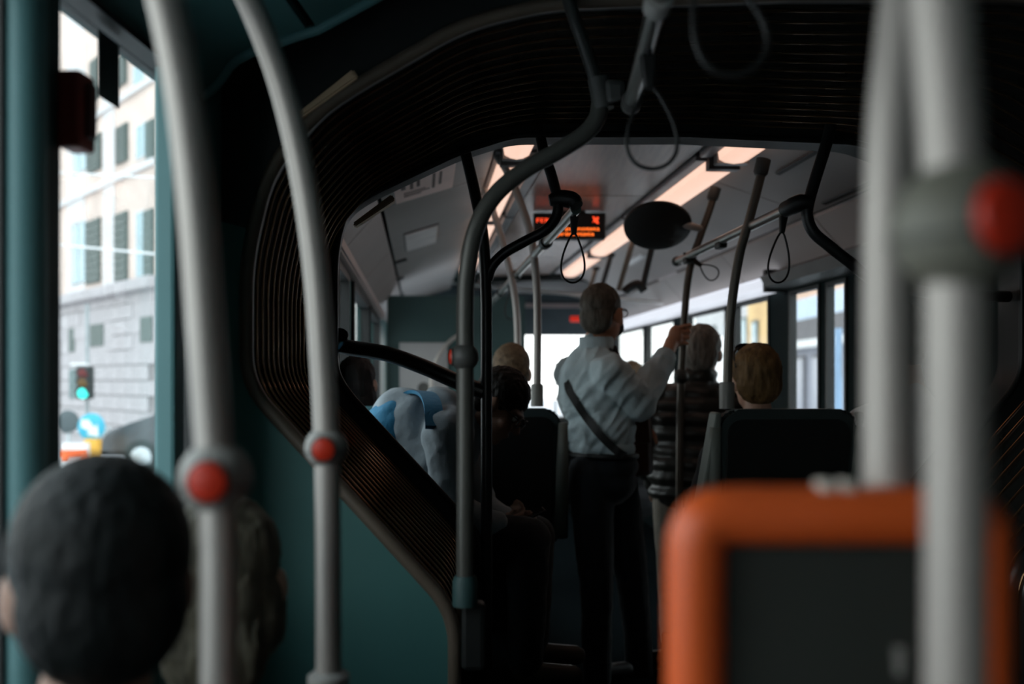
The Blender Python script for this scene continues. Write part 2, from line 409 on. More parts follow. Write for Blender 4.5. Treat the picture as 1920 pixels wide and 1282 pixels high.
# ---- parked car behind the window pillar
def car(x0, y, lab, m):
    L = 3.9; c = empty('parked_car', (x0 + L / 2, y, ROAD), lab, 'car')
    side = [(0, .32), (0, .62), (.06, .86), (.35, .95), (.62, 1.36), (1.0, 1.45), (2.0, 1.44), (2.75, .98), (3.6, .84), (3.88, .62), (3.9, .32)]
    side = [(L - a, b) for a, b in chaikin(side, 1)][::-1]
    bm = bmesh.new(); prism(bm, [(x0 + a, y - .82, ROAD + b) for a, b in side], [(x0 + a, y + .82, ROAD + b) for a, b in side]); 
    bmesh.ops.bevel(bm, geom=[e for e in bm.edges if abs(abs(e.verts[0].co.y - y) - .82) < 1e-4 and abs(e.verts[0].co.y - e.verts[1].co.y) < 1e-4], offset=.07, segments=2, affect='EDGES')
    obj('body', bm, m, c, autosmooth=40)
    for k, xx in enumerate((.75, 3.18)):
        for s in (-1, 1):
            w = lathe('wheel', (x0 + xx, y + s * .70, ROAD + .3), (0, s, 0), [(0, 0), (.3, 0), (.31, .05), (.3, .13), (.2, .15), (0, .15)], M_TLB, c, 24)
            lathe('hubcap', (x0 + xx, y + s * .845, ROAD + .3), (0, s, 0), [(0, 0), (.19, 0), (.17, .015), (0, .025)], M_TLP, w, 16)
    for nm, pts in (('side_window', [(3.18, .98), (3.04, 1.32), (2.4, 1.36), (2.4, .98)][::-1]), ('side_window', [(2.32, .98), (2.32, 1.36), (1.9, 1.35), (1.35, .98)][::-1])):
        bm = bmesh.new(); prism(bm, [(x0 + a, y - .835, ROAD + b) for a, b in pts], [(x0 + a, y - .80, ROAD + b) for a, b in pts]); obj(nm, bm, M_BGLASS, c)
    for s in (-.55, .55):
        bm = bmesh.new(); box_c(bm, (x0 + .03, y + s, ROAD + .74), (.08, .26, .16), bevel=.03); obj('lamp', bm, mat('lamp_clear', (.75, .8, .82), .2), c)
    bm = bmesh.new(); box_c(bm, (x0 + .06, y, ROAD + .42), (.2, 1.55, .2), bevel=.06); obj('bumper', bm, M_TLB, c)
    return c
car(q(219, 840, 17.9).x, 17.9, 'dark grey hatchback parked beyond the side window', mat('car_paint', (.12, .13, .14), .3, metal=.4))

# ---- buildings along the other side of the street
M_ORW = mat('orange_plaster', (.92, .58, .28), .85, var=.2, vscale=.7)
M_PALEB = mat('pale_blue_cladding', (.62, .74, .88), .6, var=.05)
M_DKB = mat('dark_fascia', (.16, .15, .16), .7); M_GRB = mat('grey_shopfront', (.34, .35, .41), .7, var=.08)
def street_building(name, x, y0, y1, bands, lab):
    b = empty(name, (x + 3, (y0 + y1) / 2, ROAD), lab, 'building')
    for nm, z0, z1, m, pr in bands:
        bm = bmesh.new(); box_c(bm, (x + 3 - pr / 2, (y0 + y1) / 2, (z0 + z1) / 2), (6 + pr, y1 - y0, z1 - z0)); obj(nm, bm, m, b)
    return b
A0 = CAMZ
b = street_building('shop_building', 8.0, 13.5, 30.4, [('shopfront', ROAD, A0 + .86, M_GRB, 0), ('white_canopy', A0 + .86, A0 + 1.06, M_SIGNW, .25), ('fascia', A0 + 1.06, A0 + 1.65, M_DKB, .05), ('cladding', A0 + 1.65, A0 + 2.22, M_PALEB, .02), ('upper_wall', A0 + 2.22, 9, mat('peach_plaster', (.82, .56, .42), .85, var=.08), 0)], 'low building with grey shopfront and pale blue cladding across the street')
for k in range(6):
    bm = bmesh.new(); box_c(bm, (7.98, 15 + k * 2.6, A0 - .35), (.08, 1.9, 2.0)); f = obj('shop_window', bm, M_DKB, b)
    bm = bmesh.new(); box_c(bm, (7.93, 15 + k * 2.6, A0 - .35), (.03, 1.75, 1.85)); obj('pane', bm, mat('shop_glass', (.32, .33, .40), .3), f)
b = street_building('orange_building', 8.4, 30.8, 35.5, [('wall', ROAD, 12, M_ORW, 0), ('plinth', ROAD, .8, M_GRB, .06)], 'ochre orange house across the street beyond the shop building')
for k in range(2):
    for r in range(3):
        bm = bmesh.new(); box_c(bm, (8.4, 32 + k * 2.3, 2.6 + r * 3), (.12, .9, 1.5)); f = obj('window', bm, M_SHUT, b)
        bm = bmesh.new(); box_c(bm, (8.33, 32 + k * 2.3, 2.6 + r * 3), (.03, .7, 1.3)); obj('pane', bm, M_BGLASS, f)
b = street_building('pale_building', 8.8, 36, 48, [('wall', ROAD, 13, M_CREAM, 0), ('plinth', ROAD, 1.0, M_STONE, .06)], 'pale cream building farthest down the street')
for k in range(4):
    for r in range(3):
        bm = bmesh.new(); box_c(bm, (8.8, 37.6 + k * 2.9, 2.8 + r * 3.2), (.12, 1.1, 1.7)); f = obj('window', bm, M_SHUT, b)
        bm = bmesh.new(); box_c(bm, (8.73, 37.6 + k * 2.9, 2.8 + r * 3.2), (.03, .9, 1.5)); obj('pane', bm, M_BGLASS, f)
pp = q(1572, 700, 12)
po = empty('street_post', (pp.x, 12, ROAD), 'blue and orange street post outside the bus door', 'post')
lathe('post', (pp.x, 12, ROAD), (0, 0, 1), [(.06, 0), (.045, .3), (.045, 2.25), (0, 2.25)], mat('post_blue', (.30, .44, .62), .4), po, 16)
bm = bmesh.new(); box_c(bm, (pp.x + .09, 11.95, CAMZ + .28), (.06, .05, .5), bevel=.01); obj('orange_plate', bm, mat('plate_orange', (.75, .36, .14), .5), po)

# ================================================================== THE SETTING: the bus shell
zc = lambda z: z + CAMZ
WIN_N = [0]
def window(S, u, side, v0, v1, z0, z1, label, gm=None, fm=None):
    fr = .012 if 'narrow' in label else .035
    WIN_N[0] += 1
    w = empty('window_%d' % WIN_N[0], S(u, (v0 + v1) / 2, z0), label, 'window', kind='structure')
    ua, ub = (u - .035, u + .02) if side < 0 else (u - .01, u + .03)
    if side > 0: fr = .02
    fm = fm or M_BLACKP
    for a in ((v0, v0 + fr, z0, z1), (v1 - fr, v1, z0, z1), (v0 + fr, v1 - fr, z0, z0 + fr), (v0 + fr, v1 - fr, z1 - fr, z1)):
        box_part('frame', S, ua, ub, a[0], a[1], a[2], a[3], fm, w)
    g = u - .02 if side < 0 else u + .02
    box_part('pane', S, g - .002, g + .002, v0 + fr, v1 - fr, z0 + fr, z1 - fr, gm or M_GLASS, w)
    return w
def bus_wall(name, S, side, u, v0, v1, wins, zb, zt, lab, mlow, mtop, mpil):
    """wins: list of (v0, v1, zb, zt, label); solid elsewhere"""
    w = empty(name, S(u, (v0 + v1) / 2, 0), lab, 'wall', kind='structure')
    ua, ub = (u - .06, u) if side < 0 else (u, u + .03)
    prev = v0
    for a, b, z0, z1, wl_ in wins:
        if a > prev: box_part('pillar', S, ua, ub, prev, a, -.3, 2.34, mpil, w)
        box_part('lower_panel', S, ua, ub, a, b, -.3, z0, mlow, w)
        box_part('upper_panel', S, ua, ub, a, b, z1, 2.34, mtop, w)
        window(S, u, side, a, b, z0, z1, wl_)
        prev = b
    if prev < v1: box_part('pillar', S, ua, ub, prev, v1, -.3, 2.34, mpil, w)
    return w
RU = 1.20; FU = 1.19
va = REAR.v_at(285, -RU - .012); vb = REAR.v_at(118, -RU + .03); vc_ = REAR.v_at(2, -RU)
ZWT = REAR.z_at(150, -RU - .065, va) + .036
bus_wall('wall_left_rear', REAR, -1, -RU, -6.5, 0, [(-4.0, -2.5, .85, ZWT, 'side window behind the nearest passengers'), (-2.4, vc_ , .85, ZWT, 'side window beside the nearest seats'), (vb - .06, REAR.v_at(292, -1.265), .85, ZWT, 'narrow side window with the corner building outside')], .85, ZWT, 'teal side wall of the rear section on the window side', M_TEAL, M_TEAL_D, M_TEAL)
bus_wall('wall_right_rear', REAR, 1, RU, -6.5, 0, [], .85, ZWT, 'dark side wall of the rear section opposite the camera seat', M_TEAL_D, M_TEAL_D, M_TEAL_D)
# window pillar covers, standing proud of the wall
v345 = va + .05
box_part('p', REAR, -RU - .01, -RU + .03, va, v345, .2, zc(.58), M_PILLAR, None, .008).name = 'trim_1'
tag(bpy.data.objects['trim_1'], 'teal pillar cover right of the corner-building window', 'trim', kind='structure')
box_part('p', REAR, -RU - .01, -RU + .03, vc_, vb, .2, zc(.60), M_TEAL_D, None, .008).name = 'trim_2'
tag(bpy.data.objects['trim_2'], 'dark pillar cover at the photo edge by the side window', 'trim', kind='structure')
pl_ = tube('trim_3', [REAR(-RU + .035, vc_ - .005, .2), REAR(-RU + .035, vc_ - .005, zc(.6))], .026, M_PILLAR, sm=0)
tag(pl_, 'rounded bluish vertical strip on the pillar at the photo edge', 'trim', kind='structure')
# back wall
wb = empty('wall_back', REAR(0, -6.5, 0), 'rear end wall of the bus behind the camera', 'wall', kind='structure')
box_part('panel', REAR, -1.3, 1.3, -6.56, -6.5, -.3, 2.34, M_TEAL_D, wb)
# floors and roof
fl = empty('floor', (0, 0, 0), 'dark speckled vinyl bus floor', 'floor', kind='structure')
box_part('rear_floor', REAR, -1.27, 1.27, -6.5, 0, -.08, 0, M_FLOOR, fl)
box_part('front_floor', FRONT, -1.2, 1.2, 0, 7.3, -.08, 0, M_FLOOR, fl)
bm = bmesh.new()
jp = [REAR(-1.2, 0, 0), REAR(1.2, 0, 0), FRONT(1.2, 0, 0), FRONT(-1.2, 0, 0)]
add_hexa(bm, [p + Vector((0, 0, -.08)) for p in jp] + jp); obj('turntable_floor', bm, M_BLACKP, fl)
rf = empty('roof', REAR(0, -3, 2.34), 'outer roof of the articulated bus', 'roof', kind='structure')
box_part('rear_roof', REAR, -1.3, 1.3, -6.56, .02, 2.34, 2.38, M_TEAL_D, rf)
box_part('front_roof', FRONT, -1.22, 1.22, -.02, 7.4, 2.34, 2.38, M_TEAL_D, rf)

def extrude_profile(name, S, prof, v0, v1, m, parent, th=.018, lip=0):
    """ceiling panel: prof list of (u, z rel camera) left to right, seen from below"""
    P = [(u, zc(z)) for u, z in prof]
    bm = bmesh.new()
    rows = [[S(u, v, z) for v in (v0, v1)] for u, z in P]; rows2 = [[S(u, v, z + th) for v in (v0, v1)] for u, z in P]
    strip_solid(bm, rows, rows2)
    return obj(name, bm, m, parent, autosmooth=35)
# rear ceiling
cr = empty('ceiling_rear', REAR(0, -3, zc(.92)), 'teal panelled ceiling of the rear bus section', 'ceiling', kind='structure')
coveL = chaikin([(-1.2, .575), (-1.165, .60), (-1.13, .655), (-.985, .70)], 2)
cove2 = chaikin([(-.965, .705), (-.86, .76), (-.62, .885), (-.50, .92)], 1)
mir = lambda P: [(-u, z) for u, z in P][::-1]
for k, (a, b) in enumerate(((-6.5, -3.35), (-3.33, -.16))):
    extrude_profile('cove_panel', REAR, coveL, a, b, M_CEIL_R, cr); extrude_profile('cove_panel', REAR, mir(coveL), a, b, M_CEIL_R, cr)
    extrude_profile('slope_panel', REAR, cove2, a, b, M_CEIL_R, cr); extrude_profile('slope_panel', REAR, mir(cove2), a, b, M_CEIL_R, cr)
    extrude_profile('centre_panel', REAR, [(-.49, .925), (.49, .925)], a, b, M_CEIL_R, cr)
bm = bmesh.new(); add_tube(bm, [REAR(u, -.15, zc(z) - .004) for u, z in coveL + cove2], .011, 10); obj('end_lip', bm, M_PILLAR, cr, smooth=True)

# ------------------------------------------------------------------ bellows and its portals
half = [(-.70, -1.30), (-.70, -.49), (-1.145, -.01), (-1.145, .25), (-1.10, .44), (-1.0, .56), (-.93, .61), (-.68, .75), (-.50, .79), (0, .80)]
def ring_profile(scale_u=1.0, dz=0.0):
    P = [(u * scale_u, z + dz) for u, z in half]
    L = fillet(P, .07)
    return L + [(-u, z) for u, z in L[::-1][1:]]
PROF = ring_profile()
# outward normals of the profile
def prof_normals(P):
    N = []
    for i in range(len(P)):
        a = P[max(i - 1, 0)]; b = P[min(i + 1, len(P) - 1)]
        t = Vector((b[0] - a[0], b[1] - a[1])).normalized(); n = Vector((-t.y, t.x))
        if n.dot(Vector((P[i][0], P[i][1] + .2))) < 0: n = -n
        N.append(n)
    return N
PN = prof_normals(PROF)
def joint(t):
    """section frame at parameter t between the two portals"""
    a = math.radians(2.6 * (1 - t) - 5.2 * t)
    s = Section(REAR.c.x * (1 - t) + FRONT.c.x * t, REAR.c.y * (1 - t) + FRONT.c.y * t, math.degrees(a))
    return s
bel = empty('bellows', joint(.5)(0, 0, 0), 'black pleated rubber bellows joining the two bus sections', 'bellows')
NF = 15
for k in range(NF):
    rows = []
    for j in range(15):
        s = j / 14.0
        tt = .02 + (.94 - .02) * (k + s) / NF
        S = joint(tt)
        off = .05 * (.5 + .5 * math.cos(2 * math.pi * s)) ** 1.3
        rows.append([S(u + n.x * off, 0, zc(z + n.y * off)) for (u, z), n in zip(PROF, PN)])
    bm = bmesh.new()
    V = [[bm.verts.new(p) for p in r] for r in rows]
    for i in range(len(V) - 1):
        for j in range(len(V[0]) - 1): bm.faces.new((V[i][j], V[i + 1][j], V[i + 1][j + 1], V[i][j + 1]))
    fo = obj('fold', bm, M_RUBBER, bel, smooth=True)
    S = joint(.02 + .92 * (k + .5) / NF)
    bm = bmesh.new(); add_tube(bm, [S(u - n.x * .001, 0, zc(z - n.y * .001)) for (u, z), n in zip(PROF, PN)], .0035, 8); obj('rib_edge', bm, M_RIB, fo, smooth=True)  # thin bead added so each crest draws a highlight line
# portal plates: everything of the section outside the opening
def portal(S, name, v0, v1, prof, mats, lab, trim_m, trim_r):
    w = empty(name, S(0, v0, 0), lab, 'partition', kind='structure')
    i0 = next(i for i, p in enumerate(prof) if p[1] > .30); n = len(prof)
    def outer(p):
        u, z = p; d = Vector((u, z - .0)); s = 1e9
        if abs(d.x) > 1e-6: s = min(s, 1.24 / abs(d.x))
        if d.y > 1e-6: s = min(s, 1.04 / d.y)
        return (d.x * s, d.y * s)
    seg = prof[i0:n - i0]
    bm = bmesh.new()
    rows = [[S(u, v0, zc(z)) for u, z in seg], [S(*((lambda o: (o[0], v0, zc(o[1])))(outer(p)))) for p in seg]]
    rows2 = [[S(u, v1, zc(z)) for u, z in seg], [S(*((lambda o: (o[0], v1, zc(o[1])))(outer(p)))) for p in seg]]
    strip_solid(bm, rows, rows2); obj('header', bm, mats[1], w)
    for sgn in (1, -1):
        low = [p for p in prof[:i0 + 1]]; po_ = outer(prof[i0])
        poly = [(-1.24, -1.6)] + [(low[0][0], -1.6)] + low + [po_, (-1.24, po_[1])]
        poly = [(u * sgn, z) for u, z in poly]
        bm = bmesh.new(); prism(bm, [S(u, v0, zc(z)) for u, z in poly], [S(u, v1, zc(z)) for u, z in poly]); obj('side_panel', bm, mats[0], w)
    if trim_m:
        bm = bmesh.new(); add_tube(bm, [S(u, v0 - .004, zc(z)) for u, z in prof], trim_r, 10); obj('edge_trim', bm, trim_m, w, smooth=True)
    return w
portal(REAR, 'wall_partition_rear', -.03, .02, PROF, (M_TEAL, M_BLACKP), 'teal partition with diagonal top edge framing the bellows', M_TRIM, .015)
halfF = [(-.66, -1.30), (-.66, -.48), (-.70, -.43), (-1.06, -.04), (-1.10, .03), (-1.10, .36), (-1.085, .46), (-1.06, .518), (-.995, .565), (-.72, .70), (-.55, .757), (0, .77)]
LF = fillet(halfF, .05); PROFF = LF + [(-u, z) for u, z in LF[::-1][1:]]
portal(FRONT, 'wall_partition_front', -.07, .06, PROFF, (M_BLACKP, M_BLACKP), 'black arched portal at the front end of the bellows', M_POLE_K, .010)
# small tan cover strip on the arch shoulders
for S, a, b, lab in ((REAR, (-1.03, .545), (-.90, .635), 'bent tan cover strip on the near arch shoulder'), (FRONT, (-1.055, .505), (-.93, .59), 'bent tan cover strip on the far arch shoulder')):
    d = Vector((b[0] - a[0], b[1] - a[1])); n = Vector((-d.y, d.x)).normalized() * .022
    vv = -.055 if S is REAR else -.02
    bm = bmesh.new(); P = [(a[0], a[1]), (b[0], b[1]), (b[0] + n.x, b[1] + n.y), (a[0] + n.x * .6, a[1] + n.y * .6)]
    if S is FRONT: P = [(u + .012, z - .03) for u, z in P]
    prism(bm, [S(u, vv, zc(z)) for u, z in P], [S(u, vv + .05, zc(z)) for u, z in P])
    bmesh.ops.bevel(bm, geom=list(bm.edges), offset=.004, segments=2, affect='EDGES')
    tag(obj('cover_strip', bm, mat('tan_strip', (.60, .42, .27), .4)), lab, 'trim strip')

# ------------------------------------------------------------------ front section shell
vw = lambda px: FRONT.v_at(px, FU)
ZFT = zc(.49)
hi_ = lambda px: FRONT.v_at(px, FU - .01) - .02
lo_ = lambda px: FRONT.v_at(px, FU + .03) + .02
bus_wall('wall_right_front', FRONT, 1, FU, -.1, 7.3, [(hi_(1582), lo_(1565), .25, ZFT, 'rear glass leaf of the bus door'), (hi_(1532), lo_(1494), .25, ZFT, 'front glass leaf of the bus door'), (hi_(1438), lo_(1390), .85, ZFT, 'side window with the orange house outside'), (hi_(1358), lo_(1300), .85, ZFT, 'side window behind the grey haired passenger'), (hi_(1262), lo_(1222), .85, ZFT, 'bright side window behind the raised hand'), (lo_(1222) + .15, 7.1, .85, ZFT, 'foremost side window near the windscreen')], .85, ZFT, 'dark side wall with door and windows of the front section', M_WALLK, M_WALLK, M_WALLK)
bus_wall('wall_left_front', FRONT, -1, -FU, -.1, 7.3, [(.10, .62, .85, ZFT, 'side window just past the bellows'), (.95, 1.55, .85, ZFT, 'side window above the leaning passenger seat'), (1.9, 3.3, .85, ZFT, 'added side window ahead of the dark haired passenger'), (3.5, 5.0, .85, ZFT, 'added side window beside the driver cab partition')], .85, ZFT, 'teal side wall of the front section', M_TEAL, M_TEAL, M_TEAL)  # two foremost windows added to brighten ceiling, shirts and far strip
# ceiling of the front section
cf = empty('ceiling_front', FRONT(0, 3, zc(.95)), 'panelled grey ceiling of the front bus section', 'ceiling', kind='structure')
c1 = [(-1.195, .565), (-1.17, .62), (-1.03, .775)]; c2 = [(-1.012, .79), (-.54, .94)]
cuts = [(.0, 1.46), (1.47, 2.94), (2.95, 4.42), (4.43, 5.9), (5.91, 7.3)]
for a, b in cuts:
    extrude_profile('cove_panel', FRONT, c1, a, b, M_CEIL, cf); extrude_profile('cove_panel', FRONT, mir(c1), a, b, M_CEIL, cf)
    extrude_profile('slope_panel', FRONT, c2, a, b, M_CEIL, cf); extrude_profile('slope_panel', FRONT, mir(c2), a, b, M_CEIL, cf)
for a, b in [(.0, .55), (.565, 1.9), (1.915, 3.2), (3.215, 4.5), (4.515, 5.9), (5.915, 7.3)]:
    extrude_profile('centre_panel', FRONT, [(-.30, .945), (.30, .945)], a, b, M_CEILC, cf)
# wall-top strips
for k, (sg, a, b, m, lab) in enumerate(((1, FRONT.v_at(1437, 1.09), 7.2, mat('cool_emissive', (.75, .77, .82), .3, emit=(.86, .9, 1.0), estr=.62), 'evenly glowing white strip above the windows'), (-1, .1, 5.1, mat('pinkish_strip', (.50, .40, .37), .35, var=.05), 'pinkish trim strip along the top of the teal wall'))):
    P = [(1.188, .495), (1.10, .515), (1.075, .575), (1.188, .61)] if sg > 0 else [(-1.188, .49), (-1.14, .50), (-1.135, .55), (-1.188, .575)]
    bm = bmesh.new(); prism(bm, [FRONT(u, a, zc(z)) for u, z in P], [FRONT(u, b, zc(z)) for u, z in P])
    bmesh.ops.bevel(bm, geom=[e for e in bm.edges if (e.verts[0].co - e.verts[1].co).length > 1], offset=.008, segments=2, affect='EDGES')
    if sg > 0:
        e = empty('cove_strip', FRONT(1.12, 4, zc(.5)), 'long cool white glowing strip above the door side windows', 'lamp')  # pale strip given an even cool white emission
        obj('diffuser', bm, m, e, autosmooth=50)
        box_part('end_cap', FRONT, 1.07, 1.188, a - .05, a, zc(.49), zc(.615), M_BLACKP, e)
        continue
    o = obj('trim_%d' % (4 + k), bm, m, autosmooth=50); tag(o, lab, 'trim', kind='structure')
bm = bmesh.new(); P = [(1.188, .50), (1.06, .515), (1.03, .57), (1.188, .63)]
prism(bm, [FRONT(u, .2, zc(z)) for u, z in P], [FRONT(u, FRONT.v_at(1437, 1.09) - .06, zc(z)) for u, z in P]); o = obj('trim_6', bm, mat('duct_grey', (.16, .16, .155), .5)); tag(o, 'grey duct cover above the bus door', 'trim', kind='structure')

# front end: windscreen, header, dash, driver cab partition
wf = empty('wall_front', FRONT(0, 7.3, 0), 'front end of the bus with dash and header around the windscreen', 'wall', kind='structure')
box_part('header', FRONT, -1.2, 1.2, 7.24, 7.32, 1.77, 2.34, mat('blue_grey_header', (.10, .14, .16), .5), wf)
box_part('dash', FRONT, -1.2, 1.2, 7.0, 7.3, -.1, .92, M_BLACKP, wf)
box_part('header_trim', FRONT, -1.1, 1.1, 7.2, 7.24, 2.055, 2.10, mat('pale_trim', (.55, .45, .44), .4), wf)
for a, b in ((-1.2, -1.05), (1.05, 1.2)): box_part('corner_post', FRONT, a, b, 7.1, 7.3, .9, 1.8, M_BLACKP, wf)
ws = empty('window_20', FRONT(0, 7.28, .92), 'bright windscreen at the front of the bus', 'window', kind='structure')
box_part('pane', FRONT, -1.05, 1.05, 7.27, 7.275, .92, 1.77, M_GLASSF, ws)
box_part('mullion', FRONT, .56, .575, 7.25, 7.27, .92, 1.70, M_BLACKP, ws)
cab = empty('cab_partition', FRONT(-.7, 5.2, 0), 'dark driver cab partition with a grey panel at the front', 'partition')
box_part('wall_panel', FRONT, -1.12, .03, 5.18, 5.22, 0, zc(.70), M_TEAL_D, cab)
gp = box_part('grey_panel', FRONT, -1.02, -.62, 5.15, 5.18, zc(-.16), zc(.31), M_GREYP, cab, .006)
lathe('round_lock', FRONT(-.82, 5.15, zc(-.07)), -FRONT.fwd, [(0, 0), (.05, 0), (.05, .01), (.035, .012), (.035, .006), (0, .006)], M_KNOB_D, gp)
hp = tube('cab_handrail', [FRONT(-.76, 5.05, .55), FRONT(-.76, 5.05, 1.25), FRONT(-.72, 5.05, 1.45), FRONT(-.6, 5.05, 1.62), FRONT(-.45, 5.05, 1.70)], .017, M_POLE); tag(hp, 'curved pale handrail in front of the driver cab partition', 'handrail')
#==SPLIT==
# ================================================================== lamps and ceiling fittings
M_DIFF = mat('lamp_diffuser', (.9, .75, .65), .4, emit=(1.0, .64, .49), estr=.85)
M_HOUS = mat('lamp_housing', (.20, .19, .19), .4, metal=.3)
def light_strip(side, v0, v1, lab):
    a, b = (.315, .53) if side > 0 else (-.53, -.315)
    L = empty('ceiling_lamp', FRONT((a + b) / 2, (v0 + v1) / 2, zc(.925)), lab, 'lamp', 'lamp strips along the front ceiling')
    box_part('housing', FRONT, a, b, v0 - .06, v1 + .06, zc(.945), zc(.98), M_HOUS, L)
    box_part('edge_rail', FRONT, (a if side > 0 else b - .05), (a + .05 if side > 0 else b), v0 - .06, v1 + .06, zc(.925), zc(.945), mat('edge_rail', (.34, .33, .34), .35, metal=.4), L, .004)
    c0, c1 = (a + .06, b - .02) if side > 0 else (a + .02, b - .085)
    P = [(c0, .940), (c0 + .006, .905), (c0 + .03, .893), ((c0 + c1) / 2, .888), (c1 - .03, .893), (c1 - .006, .905), (c1, .940)]
    bm = bmesh.new(); prism(bm, [FRONT(u, v0, zc(z)) for u, z in P], [FRONT(u, v1, zc(z)) for u, z in P]); obj('diffuser', bm, M_DIFF, L, autosmooth=40)
    for vv in (v0 - .055, v1 + .005): box_part('end_cap', FRONT, c0, c1, vv, vv + .05, zc(.892), zc(.945), M_HOUS, L)
segs = [(.15, .86), (1.04, 2.42), (2.6, 3.95), (4.12, 5.4)]
who = ['nearest', 'second', 'third', 'farthest']
for i, (a, b) in enumerate(segs):
    light_strip(1, a, b, '%s warm ceiling lamp segment on the window and door side' % who[i]); light_strip(-1, a, b, '%s warm ceiling lamp segment on the notice board side' % who[i])

# boards and slots on the sloped ceiling panels (placed on the panel's own plane)
def slope_frame(side):
    a = FRONT(-1.012 * -side, 0, zc(.79)); b = FRONT(-.54 * -side, 0, zc(.94))
    e = (b - a).normalized(); n = e.cross(FRONT.fwd)
    if n.z > 0: n = -n
    return a, e, n
def slope_hit(px, py, side):
    a, e, n = slope_frame(side)
    d = Vector(((px - 960) / F, 1, (HORIZON - py) / F)); o = Vector((0, 0, CAMZ)); t = (a - o).dot(n) / d.dot(n); p = o + d * t
    return (p - a).dot(e), (p - a).dot(FRONT.fwd)
def slope_box(name, side, e0, e1, f0, f1, th, m, parent=None, off=0.0, bevel=.003):
    a, e, n = slope_frame(side); bm = bmesh.new()
    P = [a + e * x + FRONT.fwd * y + n * k for k in (off, off + th) for x, y in ((e0, f0), (e1, f0), (e1, f1), (e0, f1))]
    add_hexa(bm, P, bevel, 1)
    return obj(name, bm, m, parent)
e_, f_ = slope_hit(850, 322, -1)
nb = empty('notice_board', (slope_frame(-1)[0] + slope_frame(-1)[1] * e_ + FRONT.fwd * f_), 'pinkish printed notice on the sloped ceiling by the bellows', 'notice')
M_NOTE = mat('notice_paper', (.85, .66, .61), .45, var=.05)
nbp = slope_box('sheet', -1, .06, .33, f_ - .22, f_ + .33, .006, M_NOTE, nb)
M_INK = mat('notice_ink', (.16, .12, .11), .6)
for k, (x, y, w, h) in enumerate([(.09, -.12, .02, .16), (.13, -.15, .014, .22), (.16, -.10, .014, .15), (.10, .12, .10, .015), (.10, .16, .12, .015), (.10, .20, .08, .015), (.23, -.12, .012, .3), (.26, -.12, .012, .26)]):
    slope_box('print_line', -1, x, x + w, f_ + y, f_ + y + h, .0015, M_INK, nbp, .006, 0)
e_, f_ = slope_hit(822, 435, -1)
lp = empty('ceiling_hatch', (slope_frame(-1)[0] + slope_frame(-1)[1] * e_ + FRONT.fwd * f_), 'pale rectangular service hatch on the sloped ceiling panel', 'hatch')
slope_box('frame', -1, .075, .285, f_ - .36, f_ + .36, .008, M_HOUS, lp); slope_box('cover', -1, .085, .275, f_ - .34, f_ + .34, .010, mat('hatch_cover', (.80, .74, .72), .3), lp, .004)
for k, (px, py, lab) in enumerate([(752, 488, 'nearest dark air slot on the sloped ceiling'), (748, 522, 'middle dark air slot on the sloped ceiling'), (750, 552, 'farthest dark air slot on the sloped ceiling')]):
    e_, f_ = slope_hit(px, py, -1); s_ = slope_box('air_slot', -1, e_ - .04, e_ + .04, f_ - .05, f_ + .05, .01, M_BLACKP)
    tag(s_, lab, 'air slot', 'air slots on the sloped ceiling')
    bpy.context.view_layer.update()
for k, (px, py, lab) in enumerate([(1500, 300, 'dark air slot on the door side ceiling nearest the portal'), (1590, 360, 'dark air slot on the door side ceiling at the photo middle height')]):
    e_, f_ = slope_hit(px, py, 1); s_ = slope_box('air_slot', 1, e_ - .012, e_ + .012, f_ - .25, f_ + .25, .01, M_BLACKP); tag(s_, lab, 'air slot', 'air slots on the sloped ceiling')
for k, (px, py, lab) in enumerate([(1190, 487, 'short white ceiling reflector beyond the mirror'), (1255, 518, 'short pale ceiling label beside the rail end')]):
    e_, f_ = slope_hit(px, py, 1); s_ = slope_box('ceiling_label', 1, e_ - .03, e_ + .03, f_ - .28, f_ + .28, .006, M_WHITE if k == 0 else mat('label_pale', (.6, .55, .55), .4)); tag(s_, lab, 'ceiling label')
# dark driver-side ceiling dome at the front
lathe('ceiling_dome', FRONT(.35, 6.3, zc(.945)), (0, 0, -1), [(.62, 0), (.60, .05), (.45, .09), (0, .11)], M_BLACKP).scale = (1, .9, 1)
tag(bpy.data.objects['ceiling_dome'], 'dark oval ceiling dome above the driver platform', 'ceiling vent')
bm = bmesh.new(); p = q(1080, 598, 9.9); box_c(bm, p, (.12, .04, .06), bevel=.015); ex = obj('red_marker_lamp', bm, mat('marker_red', (.6, .03, .02), .3, emit=(.9, .04, .02), estr=.4)); tag(ex, 'small red marker lamp on the front header', 'lamp')

